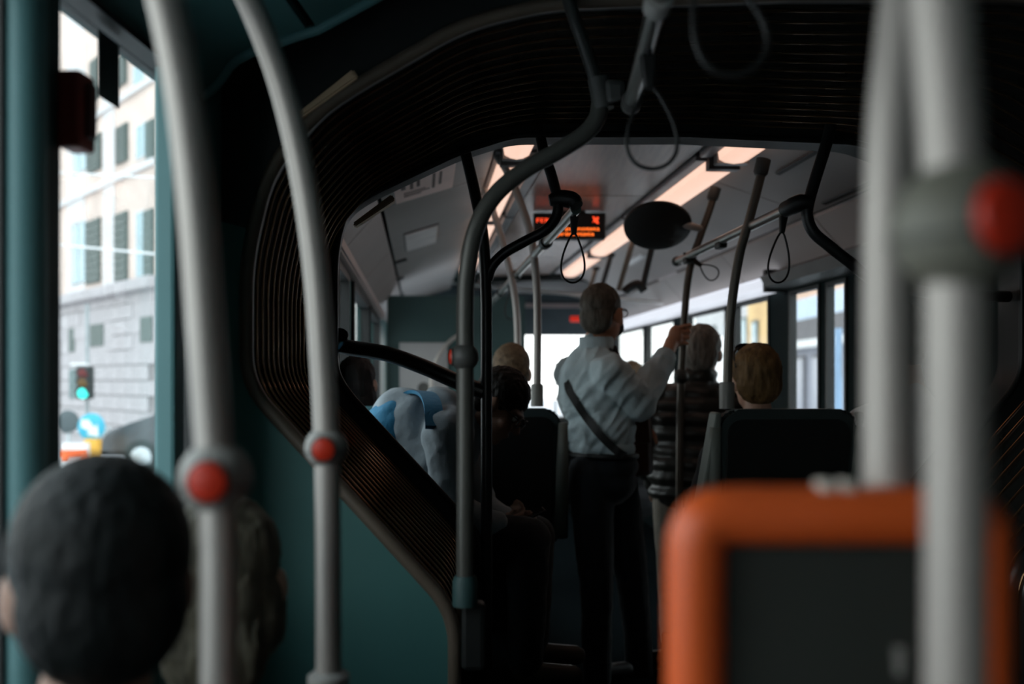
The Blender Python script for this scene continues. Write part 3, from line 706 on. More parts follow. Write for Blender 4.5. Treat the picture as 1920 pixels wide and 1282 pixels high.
# next stop sign
d_ = 5.55
c0, c1 = q(1000, 447, d_), q(1136, 402, d_)
sg = empty('led_sign', ((c0.x + c1.x) / 2, d_ + .04, c0.z), 'black LED sign with glowing orange lines of text under ceiling', 'sign')
bm = bmesh.new(); box_c(bm, ((c0.x + c1.x) / 2, d_ + .05, (c0.z + c1.z) / 2 + .005), (c1.x - c0.x, .09, c1.z - c0.z + .012), bevel=.006); obj('housing', bm, M_BLACKP, sg)
bm = bmesh.new(); box_c(bm, ((c0.x + c1.x) / 2, d_ + .05, zc(.94)), (.18, .06, .03)); obj('mount', bm, M_BLACKP, sg)
M_LED = mat('led_orange', (.3, .03, .005), .5, emit=(1.0, .16, .02), estr=2.2); M_LEDR = mat('led_red', (.3, .03, .005), .5, emit=(1.0, .07, .02), estr=1.5)
def led_text(txt, px, py, hpx, wpx, m):
    cu = bpy.data.curves.new('led_text', 'FONT'); cu.body = txt; cu.size = 1.0; cu.extrude = 0.0
    t = bpy.data.objects.new('led_text', cu); COL.objects.link(t); bpy.context.view_layer.update()
    dg = bpy.context.evaluated_depsgraph_get(); me = bpy.data.meshes.new_from_object(t.evaluated_get(dg)); bpy.data.objects.remove(t)
    xs = [v.co.x for v in me.vertices]; ys = [v.co.y for v in me.vertices]
    a = q(px, py, d_ + .002); sx = wpx / F * d_ / (max(xs) - min(xs)); sy = hpx / F * d_ / (max(ys) - min(ys))
    for v in me.vertices: v.co = Vector((a.x + (v.co.x - min(xs)) * sx, d_ + .001, a.z + (v.co.y - min(ys)) * sy))
    return obj('led_text', me, m, sg)
led_text('FERMATA', 1006, 417, 8, 70, M_LEDR); led_text('la prenotata', 1046, 434, 9, 78, M_LED); led_text('prenotata', 1044, 444, 8, 70, M_LED)
bm = bmesh.new(); a = q(1117, 412, d_ + .001); 
k = d_ / F
arr = [(-6, -6), (-3, -6), (0, -1), (3, -6), (6, -3), (3, 1), (6, 7), (2, 7), (-1, 3), (-6, 5), (-3, 0)]
prism(bm, [(a.x + u * k, d_ + .003, a.z - v * k) for u, v in arr], [(a.x + u * k, d_ + .0, a.z - v * k) for u, v in arr]); obj('led_symbol', bm, M_LEDR, sg)

# ================================================================== grab poles and rails
R0 = .0168
def floor_pt(px, d): return Vector(((px - 960) / F * d, d, 0.0))
def stop_knob(parent, c, r, face, km, red=True, name='stop_button'):
    c = Vector(c); prof = []
    for i in range(13):
        a = math.pi * (.10 + .80 * i / 12); prof.append((r * math.sin(a), -r * 1.02 * math.cos(a)))
    k = lathe(name, c, (0, 0, 1), [(0, prof[0][1])] + prof + [(0, prof[-1][1])], km, parent, 32)
    bm = bmesh.new(); add_tube(bm, [c + Vector((math.cos(t) * r * 1.0, math.sin(t) * r * 1.0, -r * .22)) for t in [2 * math.pi * i / 32 for i in range(32)]], .0012, 6, closed=True); obj('seam', bm, M_KNOB_D, k)
    if red:
        f = Vector(face).normalized()
        lathe('red_cap', c + f * r * .80, f, [(0, 0), (r * .56, 0), (r * .56, r * .10), (r * .48, r * .24), (r * .25, r * .31), (0, r * .33)], M_RED, k, 24)
        bm = bmesh.new(); add_tube(bm, [c + f * r * .86 + (f.orthogonal().normalized() * math.cos(t) + f.cross(f.orthogonal().normalized()) * math.sin(t)) * r * .58 for t in [2 * math.pi * i / 24 for i in range(24)]], .002, 6, closed=True); obj('ring', bm, M_KNOB_D, k)
    return k
# two big poles by the window seats
def near_pole(pts, d, lab, knob, kr, r):
    P = [q(x, y, d) for x, y in pts]; P.append(Vector((P[-1].x, d, 0)))
    e = empty('grab_pole', (P[-1].x, d, 0), lab, 'pole', 'grab poles beside the window seats')
    tube('tube', P, r, M_POLE, e, seg=28, sm=10)
    stop_knob(e, q(knob[0], knob[1], d), kr, (.08, -1, -.05), M_KNOB)
    lathe('foot_flange', P[-1], (0, 0, 1), [(.05, 0), (.05, .008), (.03, .02), (.02, .05), (0, .05)], M_KNOB, e)
    lathe('top_flange', P[0] + Vector((0, 0, .0)), (0, 0, -1), [(.04, 0), (.04, .01), (.02, .03), (0, .03)], M_KNOB, e)
    return e
near_pole([(232, -265), (268, -130), (310, 0), (345, 180), (370, 400), (388, 650), (401, 850), (410, 1000), (411, 1282)], .93, 'blurred grey grab pole with large red stop button nearest the camera seat', (404, 895), .0335, .0172)
g2 = near_pole([(418, -78), (466, 0), (525, 150), (566, 320), (592, 500), (605, 680), (611, 800), (614, 900), (616, 1282)], 1.36, 'grey curved grab pole with small red stop button against the bellows', (611, 839), .0285, .0172)
lathe('socket', q(616, 1282, 1.36), (0, 0, 1), [(.028, 0), (.028, .012), (.02, .018), (0, .018)], M_KNOB, g2)
# arched pole at the partition edge
d_ = 2.05
ar = empty('arched_pole', q(872, 1120, d_), 'dark arched grab pole rising from the partition edge', 'pole')
tube('arch_tube', [q(872, 1130, d_), q(872, 900, d_), q(872, 700, d_), q(872, 580, d_), q(876, 510, d_), q(892, 430, d_), q(928, 366, d_), q(985, 318, d_), q(1045, 284, d_), q(1095, 252, d_), q(1119, 222, d_), q(1126, 192, d_)], .0180, mat('arch_grey', (.10, .098, .088), .36, metal=.25, var=.05), ar, seg=28, sm=8)
tube('upper_tube', [q(1126, 200, d_), q(1116, 150, d_), q(1095, 85, d_), q(1072, 20, d_), q(1040, -90, d_ + .02)], .0135, M_POLE_D, ar, seg=20, sm=6)
bm = bmesh.new(); add_tube(bm, crom([q(1132, 205, d_ - .002), q(1127, 176, d_ - .002), q(1121, 147, d_ - .002)], 4), .022, 20); obj('clamp_sleeve', bm, M_KNOB_D, ar, autosmooth=50)
bm = bmesh.new(); add_hexa(bm, [q(1138, 196, d_ + .03), q(1172, 186, d_ + .03), q(1172, 186, d_ - .05), q(1138, 196, d_ - .05), q(1134, 148, d_ + .03), q(1172, 150, d_ + .03), q(1172, 150, d_ - .05), q(1134, 148, d_ - .05)], .01); obj('clamp_arm', bm, M_KNOB_D, ar)
stop_knob(ar, q(871, 669, d_), .0295, (-1, -.12, 0), M_KNOB_D)
lathe('foot_socket', q(872, 1135, d_), (0, 0, 1), [(.026, 0), (.026, .05), (.021, .062), (0, .062)], M_TEAL_D, ar)
bm = bmesh.new(); box_c(bm, q(888, 1190, d_ + .03), (.05, .05, .14), bevel=.01); obj('foot_bracket', bm, M_BLACKP, ar)
# rear overhead rail
ra = q(1183, 196, 1.99); dirr = REAR.fwd
rr = empty('overhead_rail', ra, 'brushed overhead rail in the rear section running towards the camera', 'rail')
tube('tube', [ra, ra - dirr * .52, ra - dirr * 2.2], .0150, M_STEEL, rr, seg=24, sm=0)
lathe('end_collar', ra + dirr * .012, -dirr, [(0, 0), (.017, .002), (.0205, .012), (.0205, .05), (.017, .055), (0, .055)], M_KNOB_D, rr)
pc = ra - dirr * .54
lathe('collar', pc + dirr * .02, -dirr, [(0, 0), (.021, 0), (.021, .05), (0, .05)], M_KNOB, rr)
tube('hanger', [pc + Vector((0, 0, .01)), pc + Vector((-.01, 0, .12)), pc + Vector((-.02, 0, zc(.925) - pc.z))], .013, M_POLE_D, rr, sm=4)
bm = bmesh.new(); box_c(bm, q(1150, 2, 1.75), (.075, .05, .025), bevel=.008); o = obj('ceiling_clip', bm, M_KNOB, None); o.location.z = zc(.925) - .025; tag(o, 'small pale clip under the rear ceiling above the rail', 'clip')

# strap loops
def strap(top, length, width, lab, swing=0.0, yaw=0.0, group='hanging strap loops', lr=.0034, tilt=0.0):
    e = empty('strap_loop', top, lab, 'strap', group)
    Rz = Matrix.Rotation(yaw, 3, 'Z') @ Matrix.Rotation(swing, 3, 'Y') @ Matrix.Rotation(tilt, 3, 'X')
    T = Vector(top)
    W = lambda x, y, z: T + Rz @ Vector((x, y, z))
    bm = bmesh.new()
    add_hexa(bm, [W(-.008, -.007, -.075), W(.008, -.007, -.075), W(.008, .007, -.075), W(-.008, .007, -.075), W(-.014, -.009, -.018), W(.014, -.009, -.018), W(.014, .009, -.018), W(-.014, .009, -.018)], .004)
    obj('holder', bm, M_STRAP, e)
    bm = bmesh.new(); add_tube(bm, [W(0, 0.019 * math.cos(t), .019 * math.sin(t)) for t in [2 * math.pi * i / 20 for i in range(20)]], .006, 8, closed=True); obj('rail_ring', bm, M_STRAP, e, smooth=True)
    L = length - .07; pts = []
    n = 40
    for i in range(n + 1):
        t = math.pi * (i / n) * 2
        z = -.07 - L * (1 - math.cos(t)) / 2
        x = width / 2 * math.sin(t) * (.35 + .65 * ((1 - math.cos(t)) / 2)) * 1.22
        pts.append(W(x, 0, z))
    bm = bmesh.new(); add_tube(bm, pts, lr, 10); obj('loop', bm, M_STRAP, e, smooth=True)
    return e
rail_at = lambda d: Vector((ra.x + (d - ra.y) * dirr.x / dirr.y, d, ra.z))
strap(rail_at(1.63), .205, .092, 'black strap loop hanging from the rear overhead rail below the bellows ribs', swing=-.05)
strap(rail_at(1.16), .205, .092, 'dim strap loop on the rear rail, cut by the photo top edge', swing=-.35)

# front left: black pole, branch and rail
bpz = empty('black_pole', floor_pt(912, 3.08), 'straight black pole standing behind the arched pole', 'pole')
tube('tube', [q(866, 235, 3.12), q(872, 280, 3.12), q(890, 360, 3.10), q(905, 440, 3.08), q(911, 540, 3.08), q(912, 700, 3.08), floor_pt(912, 3.08)], .0178, M_POLE_K, bpz, seg=24)
tube('branch', [q(914, 525, 3.08), q(922, 500, 3.08), q(945, 475, 3.07), q(985, 452, 3.06), q(1022, 432, 3.05), q(1042, 408, 3.05), q(1046, 380, 3.05), q(1036, 335, 3.06), q(1020, 285, 3.08), q(1010, 240, 3.1)], .0165, M_POLE_K, bpz, seg=24)
bm = bmesh.new(); add_tube(bm, crom([q(1030, 376, 3.05), q(1052, 372, 3.05), q(1074, 376, 3.04), q(1082, 386, 3.03)], 4), [.017, .022, .025, .026, .027, .027, .027, .027, .026, .025, .024, .022, .020], 16); obj('clamp', bm, M_BLACKP, bpz, autosmooth=60)
fr0 = FRONT(0, 0, 0)
lz = zc(.53)
def on_rail(S, u, v): return S(u, v, lz)
u_l = -.365
p0 = q(1080, 392, 3.08); lz = p0.z
rel = p0 - FRONT.c; u_l = rel.dot(FRONT.rgt); v_l = rel.dot(FRONT.fwd)
lr_ = empty('overhead_rail', FRONT(u_l, v_l, lz), 'overhead rail of the front section below the LED sign', 'rail')
tube('tube', [FRONT(u_l, v_l, lz), FRONT(u_l, v_l + 2.0, lz), FRONT(u_l, v_l + 4.2, lz)], .0168, M_STEEL, lr_, sm=0)
for k, dv in enumerate((.72, 1.9, 2.9)):
    lathe('collar', FRONT(u_l, v_l + dv, lz), FRONT.fwd, [(0, 0), (.024, 0), (.026, .02), (.024, .07), (0, .07)], M_BLACKP, lr_)
strap(FRONT(u_l, v_l + .03, lz) , .225, .082, 'black strap loop in front of the LED sign', yaw=.0, swing=.03)
strap(FRONT(u_l, v_l + 2.3, lz), .2, .08, 'distant strap loop on the rail left of the standing man', yaw=.7)
# lower bar across the bellows window
tube('guard_bar', [FRONT(-1.09, .0, zc(.14)), q(640, 648, 3.16), q(720, 662, 3.14), q(790, 686, 3.12), q(850, 712, 3.10), q(908, 735, 3.085)], .025, M_POLE_K, None, seg=20); tag(bpy.data.objects['guard_bar'], 'black guard bar sloping from the portal to the black pole', 'bar')

# poles rising from the front seats
def seat_pole(pts, d, lab, r=.0165, sock=None, m=None, ztop=None, dtop=None):
    n = len(pts)
    P = []
    for i, (x, y) in enumerate(pts):
        t = i / (n - 1); dd = d + ((dtop if dtop else d) - d) * (1 - t) ** 1.5
        P.append(q(x, y, dd))
    e = empty('seat_pole', P[-1], lab, 'pole', 'poles of the front section')
    tube('tube', P, r, m or M_POLE, e, seg=20, sm=8)
    lathe('ceiling_mount', P[0] + Vector((0, 0, .012)), (P[1] - P[0]), [(.026, 0), (.026, .05), (.019, .06), (0, .06)], M_KNOB_D, e)
    if sock:
        lathe('seat_socket', q(sock[0], sock[1], d), (0, 0, 1), [(0, 0), (.027, 0), (.027, .085), (.024, .095), (0, .095)], mat('socket_grey', (.30, .30, .28), .4), e)
    return e
seat_pole([(932, 288), (955, 330), (978, 385), (996, 445), (1006, 530), (1008, 620), (1007, 762)], 4.2, 'grey bent pole socketed into the teal seat back', sock=(1007, 762))
seat_pole([(898, 330), (915, 370), (934, 425), (952, 490), (966, 560), (971, 640), (972, 800)], 4.9, 'thin grey pole farther back beside the brown haired passenger')
seat_pole([(1432, 305), (1420, 355), (1404, 415), (1386, 480), (1372, 570), (1366, 650), (1363, 766)], 3.55, 'pole socketed into the wide black seat back', sock=(1363, 766), m=mat('pole_warm', (.20, .18, .155), .36, metal=.35))
sp = seat_pole([(1342, 357), (1330, 395), (1314, 440), (1297, 490), (1287, 550), (1281, 640), (1276, 760), (1274, 900), (1273, 1255)], 4.45, 'pole gripped by the man in the pale blue shirt', m=mat('pole_brown', (.13, .11, .09), .36, metal=.3))
stop_knob(sp, q(1277, 706, 4.45), .034, (0, -1, 0), M_KNOB_D, red=False, name='knob')
lathe('foot_flange', Vector((q(1273, 1255, 4.45).x, 4.45, 0)), (0, 0, 1), [(.045, 0), (.045, .01), (.02, .03), (0, .03)], M_KNOB_D, sp)
for k, (x0, y0, x1, y1, d, lab) in enumerate([(1228, 440, 1205, 540, 5.6, 'dark ceiling hanger with clamp beyond the mirror'), (1186, 455, 1160, 545, 6.3, 'brownish ceiling hanger just behind the man head'), (1143, 488, 1122, 560, 7.2, 'distant ceiling hanger above the man head'), (1115, 512, 1098, 570, 8.0, 'farthest ceiling hanger toward the windscreen')]):
    a = q(x0, y0, d); 
    e = empty('ceiling_hanger', a, lab, 'pole', 'ceiling hangers of the far front')
    tube('tube', [a + Vector((.01, 0, .04)), a, q((x0 + x1) / 2, (y0 + y1) / 2, d), q(x1, y1, d)], .018, M_POLE_K if k in (0, 2) else mat('pole_brown', (.13, .11, .09)), e, sm=4)
    if k == 0:
        bm = bmesh.new(); add_tube(bm, crom([q(1208, 546, d), q(1196, 532, d), q(1176, 542, d), q(1172, 548, d)], 4), .024, 12); obj('clamp', bm, M_BLACKP, e, autosmooth=60)
    lathe('ceiling_mount', a + Vector((.01, 0, .05)), (0, 0, -1), [(.03, 0), (.03, .02), (.02, .03), (0, .03)], M_BLACKP, e)
# right rail with its black bracket
pa = q(1484, 388, 3.16); pb_ = q(1268, 492, 4.62); pb_.z = pa.z
rl = empty('overhead_rail', pa, 'steel overhead rail ending in a black bracket by the door', 'rail')
tube('tube', [pa, pb_], .0175, M_STEEL, rl, sm=0, seg=24)
dr = (pb_ - pa).normalized()
lathe('end_ring', pb_, -dr, [(0, -.01), (.02, -.008), (.0225, .0), (.0225, .03), (.0175, .032), (0, .032)], M_BLACKP, rl)
for t in (.52, .86):
    c = pa + (pb_ - pa) * t; bm = bmesh.new(); box_c(bm, c + Vector((0, 0, -.018)), (.035, .07, .03), Matrix.Rotation(-math.atan2(dr.x, dr.y), 3, 'Z'), .008); obj('pole_clamp', bm, M_BLACKP, rl)
kb = empty('rail_bracket', q(1500, 385, 3.12), 'black bent bracket pole holding the rail by the door', 'bracket')
tube('hanger', [q(1560, 225, 3.12), q(1550, 268, 3.12), q(1532, 325, 3.12), q(1516, 380, 3.12), q(1514, 408, 3.12), q(1526, 436, 3.12), q(1556, 462, 3.12), q(1594, 492, 3.12), q(1640, 524, 3.13), q(1720, 545, 3.17), q(1800, 552, 3.22), q(1890, 556, 3.29)], .0185, M_POLE_K, kb, seg=24, sm=6)
bm = bmesh.new(); add_tube(bm, crom([q(1520, 382, 3.12), q(1502, 380, 3.12), q(1482, 388, 3.15), q(1474, 392, 3.18)], 4), [.026] * 4 + [.028] * 4 + [.026] * 5, 18); obj('clamp', bm, M_BLACKP, kb, autosmooth=60)
rat = lambda t: pa + (pb_ - pa) * t
strap(rat(.045), .235, .078, 'black strap loop at the bracket end of the door side rail', swing=.10, yaw=.1)
strap(rat(.86), .16, .07, 'black strap loop swinging aside near the far rail end', swing=-.95)
# round mirror seen from behind
mc = q(1233, 428, 4.45); mn = Vector((-.06, -.57, -.82)).normalized()
mm = empty('round_mirror', mc, 'round black door mirror seen from behind on a short arm', 'mirror')
lathe('shell', mc - mn * .02, mn, [(0, -.012), (.140, -.012), (.152, .0), (.150, .012), (.12, .028), (.06, .04), (0, .043)], mat('mirror_shell', (.006, .006, .005), .6), mm, 40)
lathe('glass', mc - mn * .03, -mn, [(0, .012), (.08, .008), (.138, 0), (.138, -.004), (0, -.004)], mat('mirror_glass', (.8, .8, .8), .05, metal=1.0), mm, 40)
bm = bmesh.new(); add_tube(bm, [q(1240, 406, 4.43), q(1262, 413, 4.42), q(1295, 424, 4.43), q(1318, 430, 4.45)], [.008, .016, .018, .015], 12); obj('arm', bm, M_POLE, mm, autosmooth=60)
#==SPLIT==
# ================================================================== small things by the near window
u_b = -RU + .045
v_b = REAR.v_at(150, u_b)
hb = empty('hammer_box', REAR(u_b, v_b, REAR.z_at(290, u_b, v_b)), 'dark red emergency hammer case on the window pillar', 'hammer case')
z0, z1 = REAR.z_at(288, u_b, v_b), REAR.z_at(145, u_b, v_b)
box_part('case', REAR, u_b - .015, u_b + .02, v_b - .04, v_b + .008, z0, z1, mat('hammer_red', (.30, .045, .035), .5), hb, .006)
box_part('hammer_handle', REAR, u_b + .02, u_b + .03, v_b - .03, v_b - .008, z0 + .015, z1 - .015, mat('hammer_dark', (.08, .02, .018), .5), hb, .004)
u_s = -RU - .012
va_, vb_ = REAR.v_at(183, u_s), REAR.v_at(221, u_s)
st = empty('window_sticker', REAR(u_s, (va_ + vb_) / 2, REAR.z_at(200, u_s, vb_)), 'dark square sticker high on the narrow side window', 'sticker')
box_part('sheet', REAR, u_s, u_s + .0015, va_, vb_, REAR.z_at(203, u_s, vb_), REAR.z_at(84, u_s, vb_), mat('sticker_dark', (.012, .03, .03), .4), st)
box_part('pale_edge', REAR, u_s - .0005, u_s + .002, vb_, vb_ + .002, REAR.z_at(203, u_s, vb_), REAR.z_at(84, u_s, vb_), M_SIGNW, st)

# ================================================================== seats
def rounded_outline(w, h, r, n=6):
    """closed outline in x,z: bottom corners square, top rounded"""
    P = [(-w / 2, 0), (w / 2, 0)]
    for i in range(n + 1):
        a = (math.pi / 2) * i / n; P.append((w / 2 - r + r * math.cos(a), h - r + r * math.sin(a)))
    for i in range(n + 1):
        a = math.pi / 2 + (math.pi / 2) * i / n; P.append((-w / 2 + r + r * math.cos(a), h - r + r * math.sin(a)))
    return P
def seat(loc, yaw, w, top, sh, lab, base_z=0.0, shell=None, fabric=None, side=None, group='passenger seats', flare=False):
    """loc: floor point under the middle of the backrest; facing +y turned by yaw"""
    shell = shell or M_SEAT; fabric = fabric or M_SEATF; side = side or M_SEATSIDE
    loc = Vector(loc); Rz = Matrix.Rotation(yaw, 3, 'Z')
    W = lambda x, y, z: loc + Rz @ Vector((x, y, z))
    e = empty('passenger_seat', loc + Vector((0, 0, base_z)), lab, 'seat', group)
    rec = lambda z: -.13 * (z - sh)
    def slab(name, w_, z0, z1, y0, y1, r, m, par, bev):
        P = rounded_outline(w_, z1 - z0, r); bm = bmesh.new()
        prism(bm, [W(x, y0 + rec(z0 + z), z0 + z) for x, z in P], [W(x, y1 + rec(z0 + z), z0 + z) for x, z in P])
        bmesh.ops.bevel(bm, geom=list(bm.edges), offset=bev, segments=2, affect='EDGES')
        return obj(name, bm, m, par, autosmooth=50)
    bk = slab('backrest', w, sh - .06, top, -.035, .03, .07, shell, e, .012)
    slab('rear_panel', w * .86, sh + .0, top - .035, -.045, -.03, .05, M_BLACKP if shell is not M_SEATF else shell, bk, .004)
    slab('cushion', w * .86, sh + .02, top - .05, .02, .055, .06, fabric, bk, .01)
    bm = bmesh.new(); add_hexa(bm, [W(-w / 2, .0, sh - .08), W(w / 2, .0, sh - .08), W(w / 2, .42, sh - .06), W(-w / 2, .42, sh - .06), W(-w / 2, .0, sh - .02), W(w / 2, .0, sh - .02), W(w / 2, .42, sh), W(-w / 2, .42, sh)], .02); obj('seat_pan', bm, shell, e)
    bm = bmesh.new(); add_hexa(bm, [W(-w * .44, .05, sh - .02), W(w * .44, .05, sh - .02), W(w * .44, .41, sh), W(-w * .44, .41, sh), W(-w * .44, .05, sh + .02), W(w * .44, .05, sh + .02), W(w * .44, .41, sh + .035), W(-w * .44, .41, sh + .035)], .012); obj('seat_cushion', bm, fabric, e)
    for s in (-1, 1):
        pts = [W(s * (w / 2 + .006), -.03 + rec(z), z) for z in (sh - .05, (sh + top) / 2, top - .06)]
        bm = bmesh.new(); add_tube(bm, pts, [.030, .028, .020], 10); obj('side_frame', bm, side, e, smooth=True)
    if flare:
        for s in (-1, 1):
            X = [s * (w / 2 + .085), s * (w / 2 - .01)]; T = [s * (w / 2 + .012), s * (w / 2 - .01)]
            za, zb = sh - .05, top - .01
            bm = bmesh.new(); add_hexa(bm, [W(X[0], -.05 + rec(za), za), W(X[1], -.05 + rec(za), za), W(X[1], .04 + rec(za), za), W(X[0], .04 + rec(za), za), W(T[0], -.045 + rec(zb), zb), W(T[1], -.045 + rec(zb), zb), W(T[1], .035 + rec(zb), zb), W(T[0], .035 + rec(zb), zb)], .008); obj('side_shell', bm, side, e)
    bm = bmesh.new(); add_hexa(bm, [W(-.12, .08, base_z), W(.12, .08, base_z), W(.12, .34, base_z), W(-.12, .34, base_z), W(-.15, .05, sh - .07), W(.15, .05, sh - .07), W(.15, .37, sh - .07), W(-.15, .37, sh - .07)], .01); obj('pedestal', bm, M_BLACKP, e)
    return e
yawF = math.radians(5.2)
POD = .25
def podium(u0, u1, v0, v1, lab):
    o = box_part('seat_podium', FRONT, u0, u1, v0, v1, 0, POD, M_FLOOR, None, .01); tag(o, lab, 'podium'); return o
podium(-1.17, -.34, .10, 4.9, 'raised seat podium along the teal wall')
podium(.16, 1.10, .12, .95, 'raised seat podium beside the bus door')
seat((.94, 3.50, 0), yawF, .50, zc(-.10), .70, 'wide black seat back in front of the blonde passenger', POD, flare=True)
seat((-.03, 4.12, 0), yawF, .45, zc(-.115), .70, 'dark teal seat under the socketed pole beside standing man', POD, shell=mat('seat_teal', (.05, .075, .08), .45), group='passenger seats')
seat((-.50, 3.86, 0), yawF, .38, zc(-.10), .70, 'teal seat of the dark haired passenger with hair clip', POD, shell=mat('seat_teal2', (.06, .16, .17), .5))
seat((-.60, 3.50, 0), -math.pi / 2 + yawF, .40, zc(-.30), .68, 'side-facing seat under the leaning passenger', POD)

# orange handled seat right in front of the camera
d_ = .70
os_ = empty('handle_chair', (q(1500, 1282, d_).x, d_, 0), 'seat with thick orange grab handle blurred in the foreground', 'seat')
tube('orange_handle', [Vector((q(1303, 0, d_).x, d_, .55)), q(1303, 1500, d_), q(1303, 1200, d_), q(1304, 1050, d_), q(1310, 1000, d_), q(1332, 973, d_), q(1380, 966, d_), q(1480, 966, d_), q(1700, 966, d_), q(1800, 966, d_), q(1835, 985, d_), q(1845, 1050, d_), q(1845, 1500, d_), Vector((q(1845, 0, d_).x, d_, .55))], .0205, M_ORANGE, os_, seg=24, sm=8)
bm = bmesh.new(); x0, x1 = q(1335, 0, d_).x, q(1815, 0, d_).x; zz = q(0, 1000, d_).z
add_hexa(bm, [(x0, d_ - .005, .45), (x1, d_ - .005, .45), (x1, d_ + .03, .45), (x0, d_ + .03, .45), (x0, d_ + .0, zz), (x1, d_ + .0, zz), (x1, d_ + .035, zz), (x0, d_ + .035, zz)], .012); obj('back_panel', bm, mat('seat_dark_olive', (.03, .035, .03), .6), os_)
bm = bmesh.new(); add_hexa(bm, [(x0, d_, .38), (x1, d_, .38), (x1, d_ + .42, .40), (x0, d_ + .42, .40), (x0, d_, .46), (x1, d_, .46), (x1, d_ + .42, .47), (x0, d_ + .42, .47)], .02); obj('seat_pan', bm, M_SEAT, os_)
bm = bmesh.new(); box_c(bm, ((x0 + x1) / 2, d_ + .2, .19), (.26, .26, .38), bevel=.01); obj('pedestal', bm, M_BLACKP, os_)
for px in (1545, 1584):
    bm = bmesh.new(); box_c(bm, q(px, 916, d_), (.011, .02, .012), bevel=.003); obj('handle_clip', bm, mat('clip_pale', (.75, .68, .6), .3), os_)
tube('armrest', [q(1470, 1150, .78), q(1530, 1195, .78), q(1600, 1245, .78), q(1690, 1310, .78)], .019, M_GREYP, os_, seg=16)
# two blurred poles at the photo edge
def edge_pole(pts, d, lab, r):
    P = [q(x, y, d) for x, y in pts]
    e = empty('grab_pole', P[-1], lab, 'pole', 'blurred poles at the aisle edge'); tube('tube', P, r, mat('pole_near', (.47, .425, .39), .4, metal=.25, var=.05), e, seg=28, sm=10)
    return e
e1 = edge_pole([(1775, -1100), (1738, -500), (1706, -100), (1690, 60), (1674, 220), (1667, 400), (1665, 700), (1665, 1000), (1665, 1225)], .72, 'blurred pale pole behind the orange seat handle ending in a socket', .0180)
lathe('seat_socket', q(1665, 1250, .72), (0, 0, 1), [(0, 0), (.021, 0), (.021, .02), (0, .02)], M_KNOB, e1)
e2 = edge_pole([(1720, -1000), (1736, -500), (1752, -150), (1768, 60), (1782, 250), (1791, 450), (1793, 700), (1793, 1282), (1793, 2000), (1793, 712 + 1.3 * F / .55)], .55, 'blurred pole with red stop button at the photo edge', .0168)
stop_knob(e2, q(1800, 425, .55), .0365, (.28, -.96, .02), mat('knob_olive', (.18, .175, .14), .5))
box_part('x', REAR, RU - .03, RU - .003, -2.4, -.05, .0, 2.2, M_BLACKP, None).name = 'trim_9'
tag(bpy.data.objects['trim_9'], 'black cover panel on the wall opposite the camera seat', 'trim', kind='structure')
#==SPLIT==
# ================================================================== people
def skin_mat(name, c): return mat(name, c, .5, var=.06, vscale=20, bump=.05, bscale=90)
SK_A = skin_mat('skin_tan', (.58, .28, .17)); SK_B = skin_mat('skin_fair', (.60, .36, .26)); SK_C = skin_mat('skin_brown', (.28, .15, .10))
def cloth(name, c, b=.35, sc=40, rough=.9): return mat(name, c, rough, var=.12, vscale=14, bump=b, bscale=sc, sheen=.15)
def hair(name, c, st=(1, 1, .25), sc=70): return mat(name, c, .6, spec=.25, var=.45, vscale=45, bump=.6, bscale=sc, stretch=st)
def add_capsule(bm, a, ra_, b, rb_, seg=14):
    a = Vector(a); b = Vector(b); ax = b - a; L = ax.length
    if L < 1e-5: ax = Vector((0, 0, 1)); L = 1e-5
    prof = [(ra_ * math.cos(t), ra_ * math.sin(t)) for t in [-math.pi / 2 + math.pi / 2 * i / 5 for i in range(6)]]
    prof[0] = (0, -ra_)
    prof += [(rb_ * math.cos(t), L + rb_ * math.sin(t)) for t in [math.pi / 2 * i / 5 for i in range(6)]]
    prof[-1] = (0, L + rb_)
    add_lathe(bm, a, ax, prof, seg)
def add_ell(bm, c, r, R=None):
    geo = bmesh.ops.create_icosphere(bm, subdivisions=3, radius=1.0)
    M = Matrix.Translation(Vector(c)) @ ((R or Matrix.Identity(3)).to_4x4()) @ Matrix.Diagonal((*r, 1))
    bmesh.ops.transform(bm, matrix=M, verts=geo['verts'])
def blob(name, prims, m, parent, voxel=.009, smooth=4, disp=None):
    """closed volumes fused into one continuous surface"""
    bm = bmesh.new()
    for p in prims:
        if p[0] == 'c': add_capsule(bm, *p[1:])
        else: add_ell(bm, *p[1:])
    bmesh.ops.recalc_face_normals(bm, faces=bm.faces)
    me = bpy.data.meshes.new('tmp'); bm.to_mesh(me); bm.free()
    o = bpy.data.objects.new('tmp', me); COL.objects.link(o)
    md = o.modifiers.new('r', 'REMESH'); md.mode = 'VOXEL'; md.voxel_size = voxel; md.adaptivity = 0
    if smooth:
        ms = o.modifiers.new('s', 'SMOOTH'); ms.factor = .5; ms.iterations = smooth
    bpy.context.view_layer.update()
    dg = bpy.context.evaluated_depsgraph_get(); m2 = bpy.data.meshes.new_from_object(o.evaluated_get(dg))
    bpy.data.objects.remove(o); bpy.data.meshes.remove(me)
    if disp:
        ns = [v.normal.copy() for v in m2.vertices]
        for v, n in zip(m2.vertices, ns): v.co += n * disp(v.co, n)
    return obj(name, m2, m, parent, smooth=True)
def basis(fwd, up=(0, 0, 1)):
    f = Vector(fwd).normalized(); u = Vector(up); r = f.cross(u).normalized(); u = r.cross(f)
    return Matrix((r, f, u)).transposed()      # columns: right, forward, up
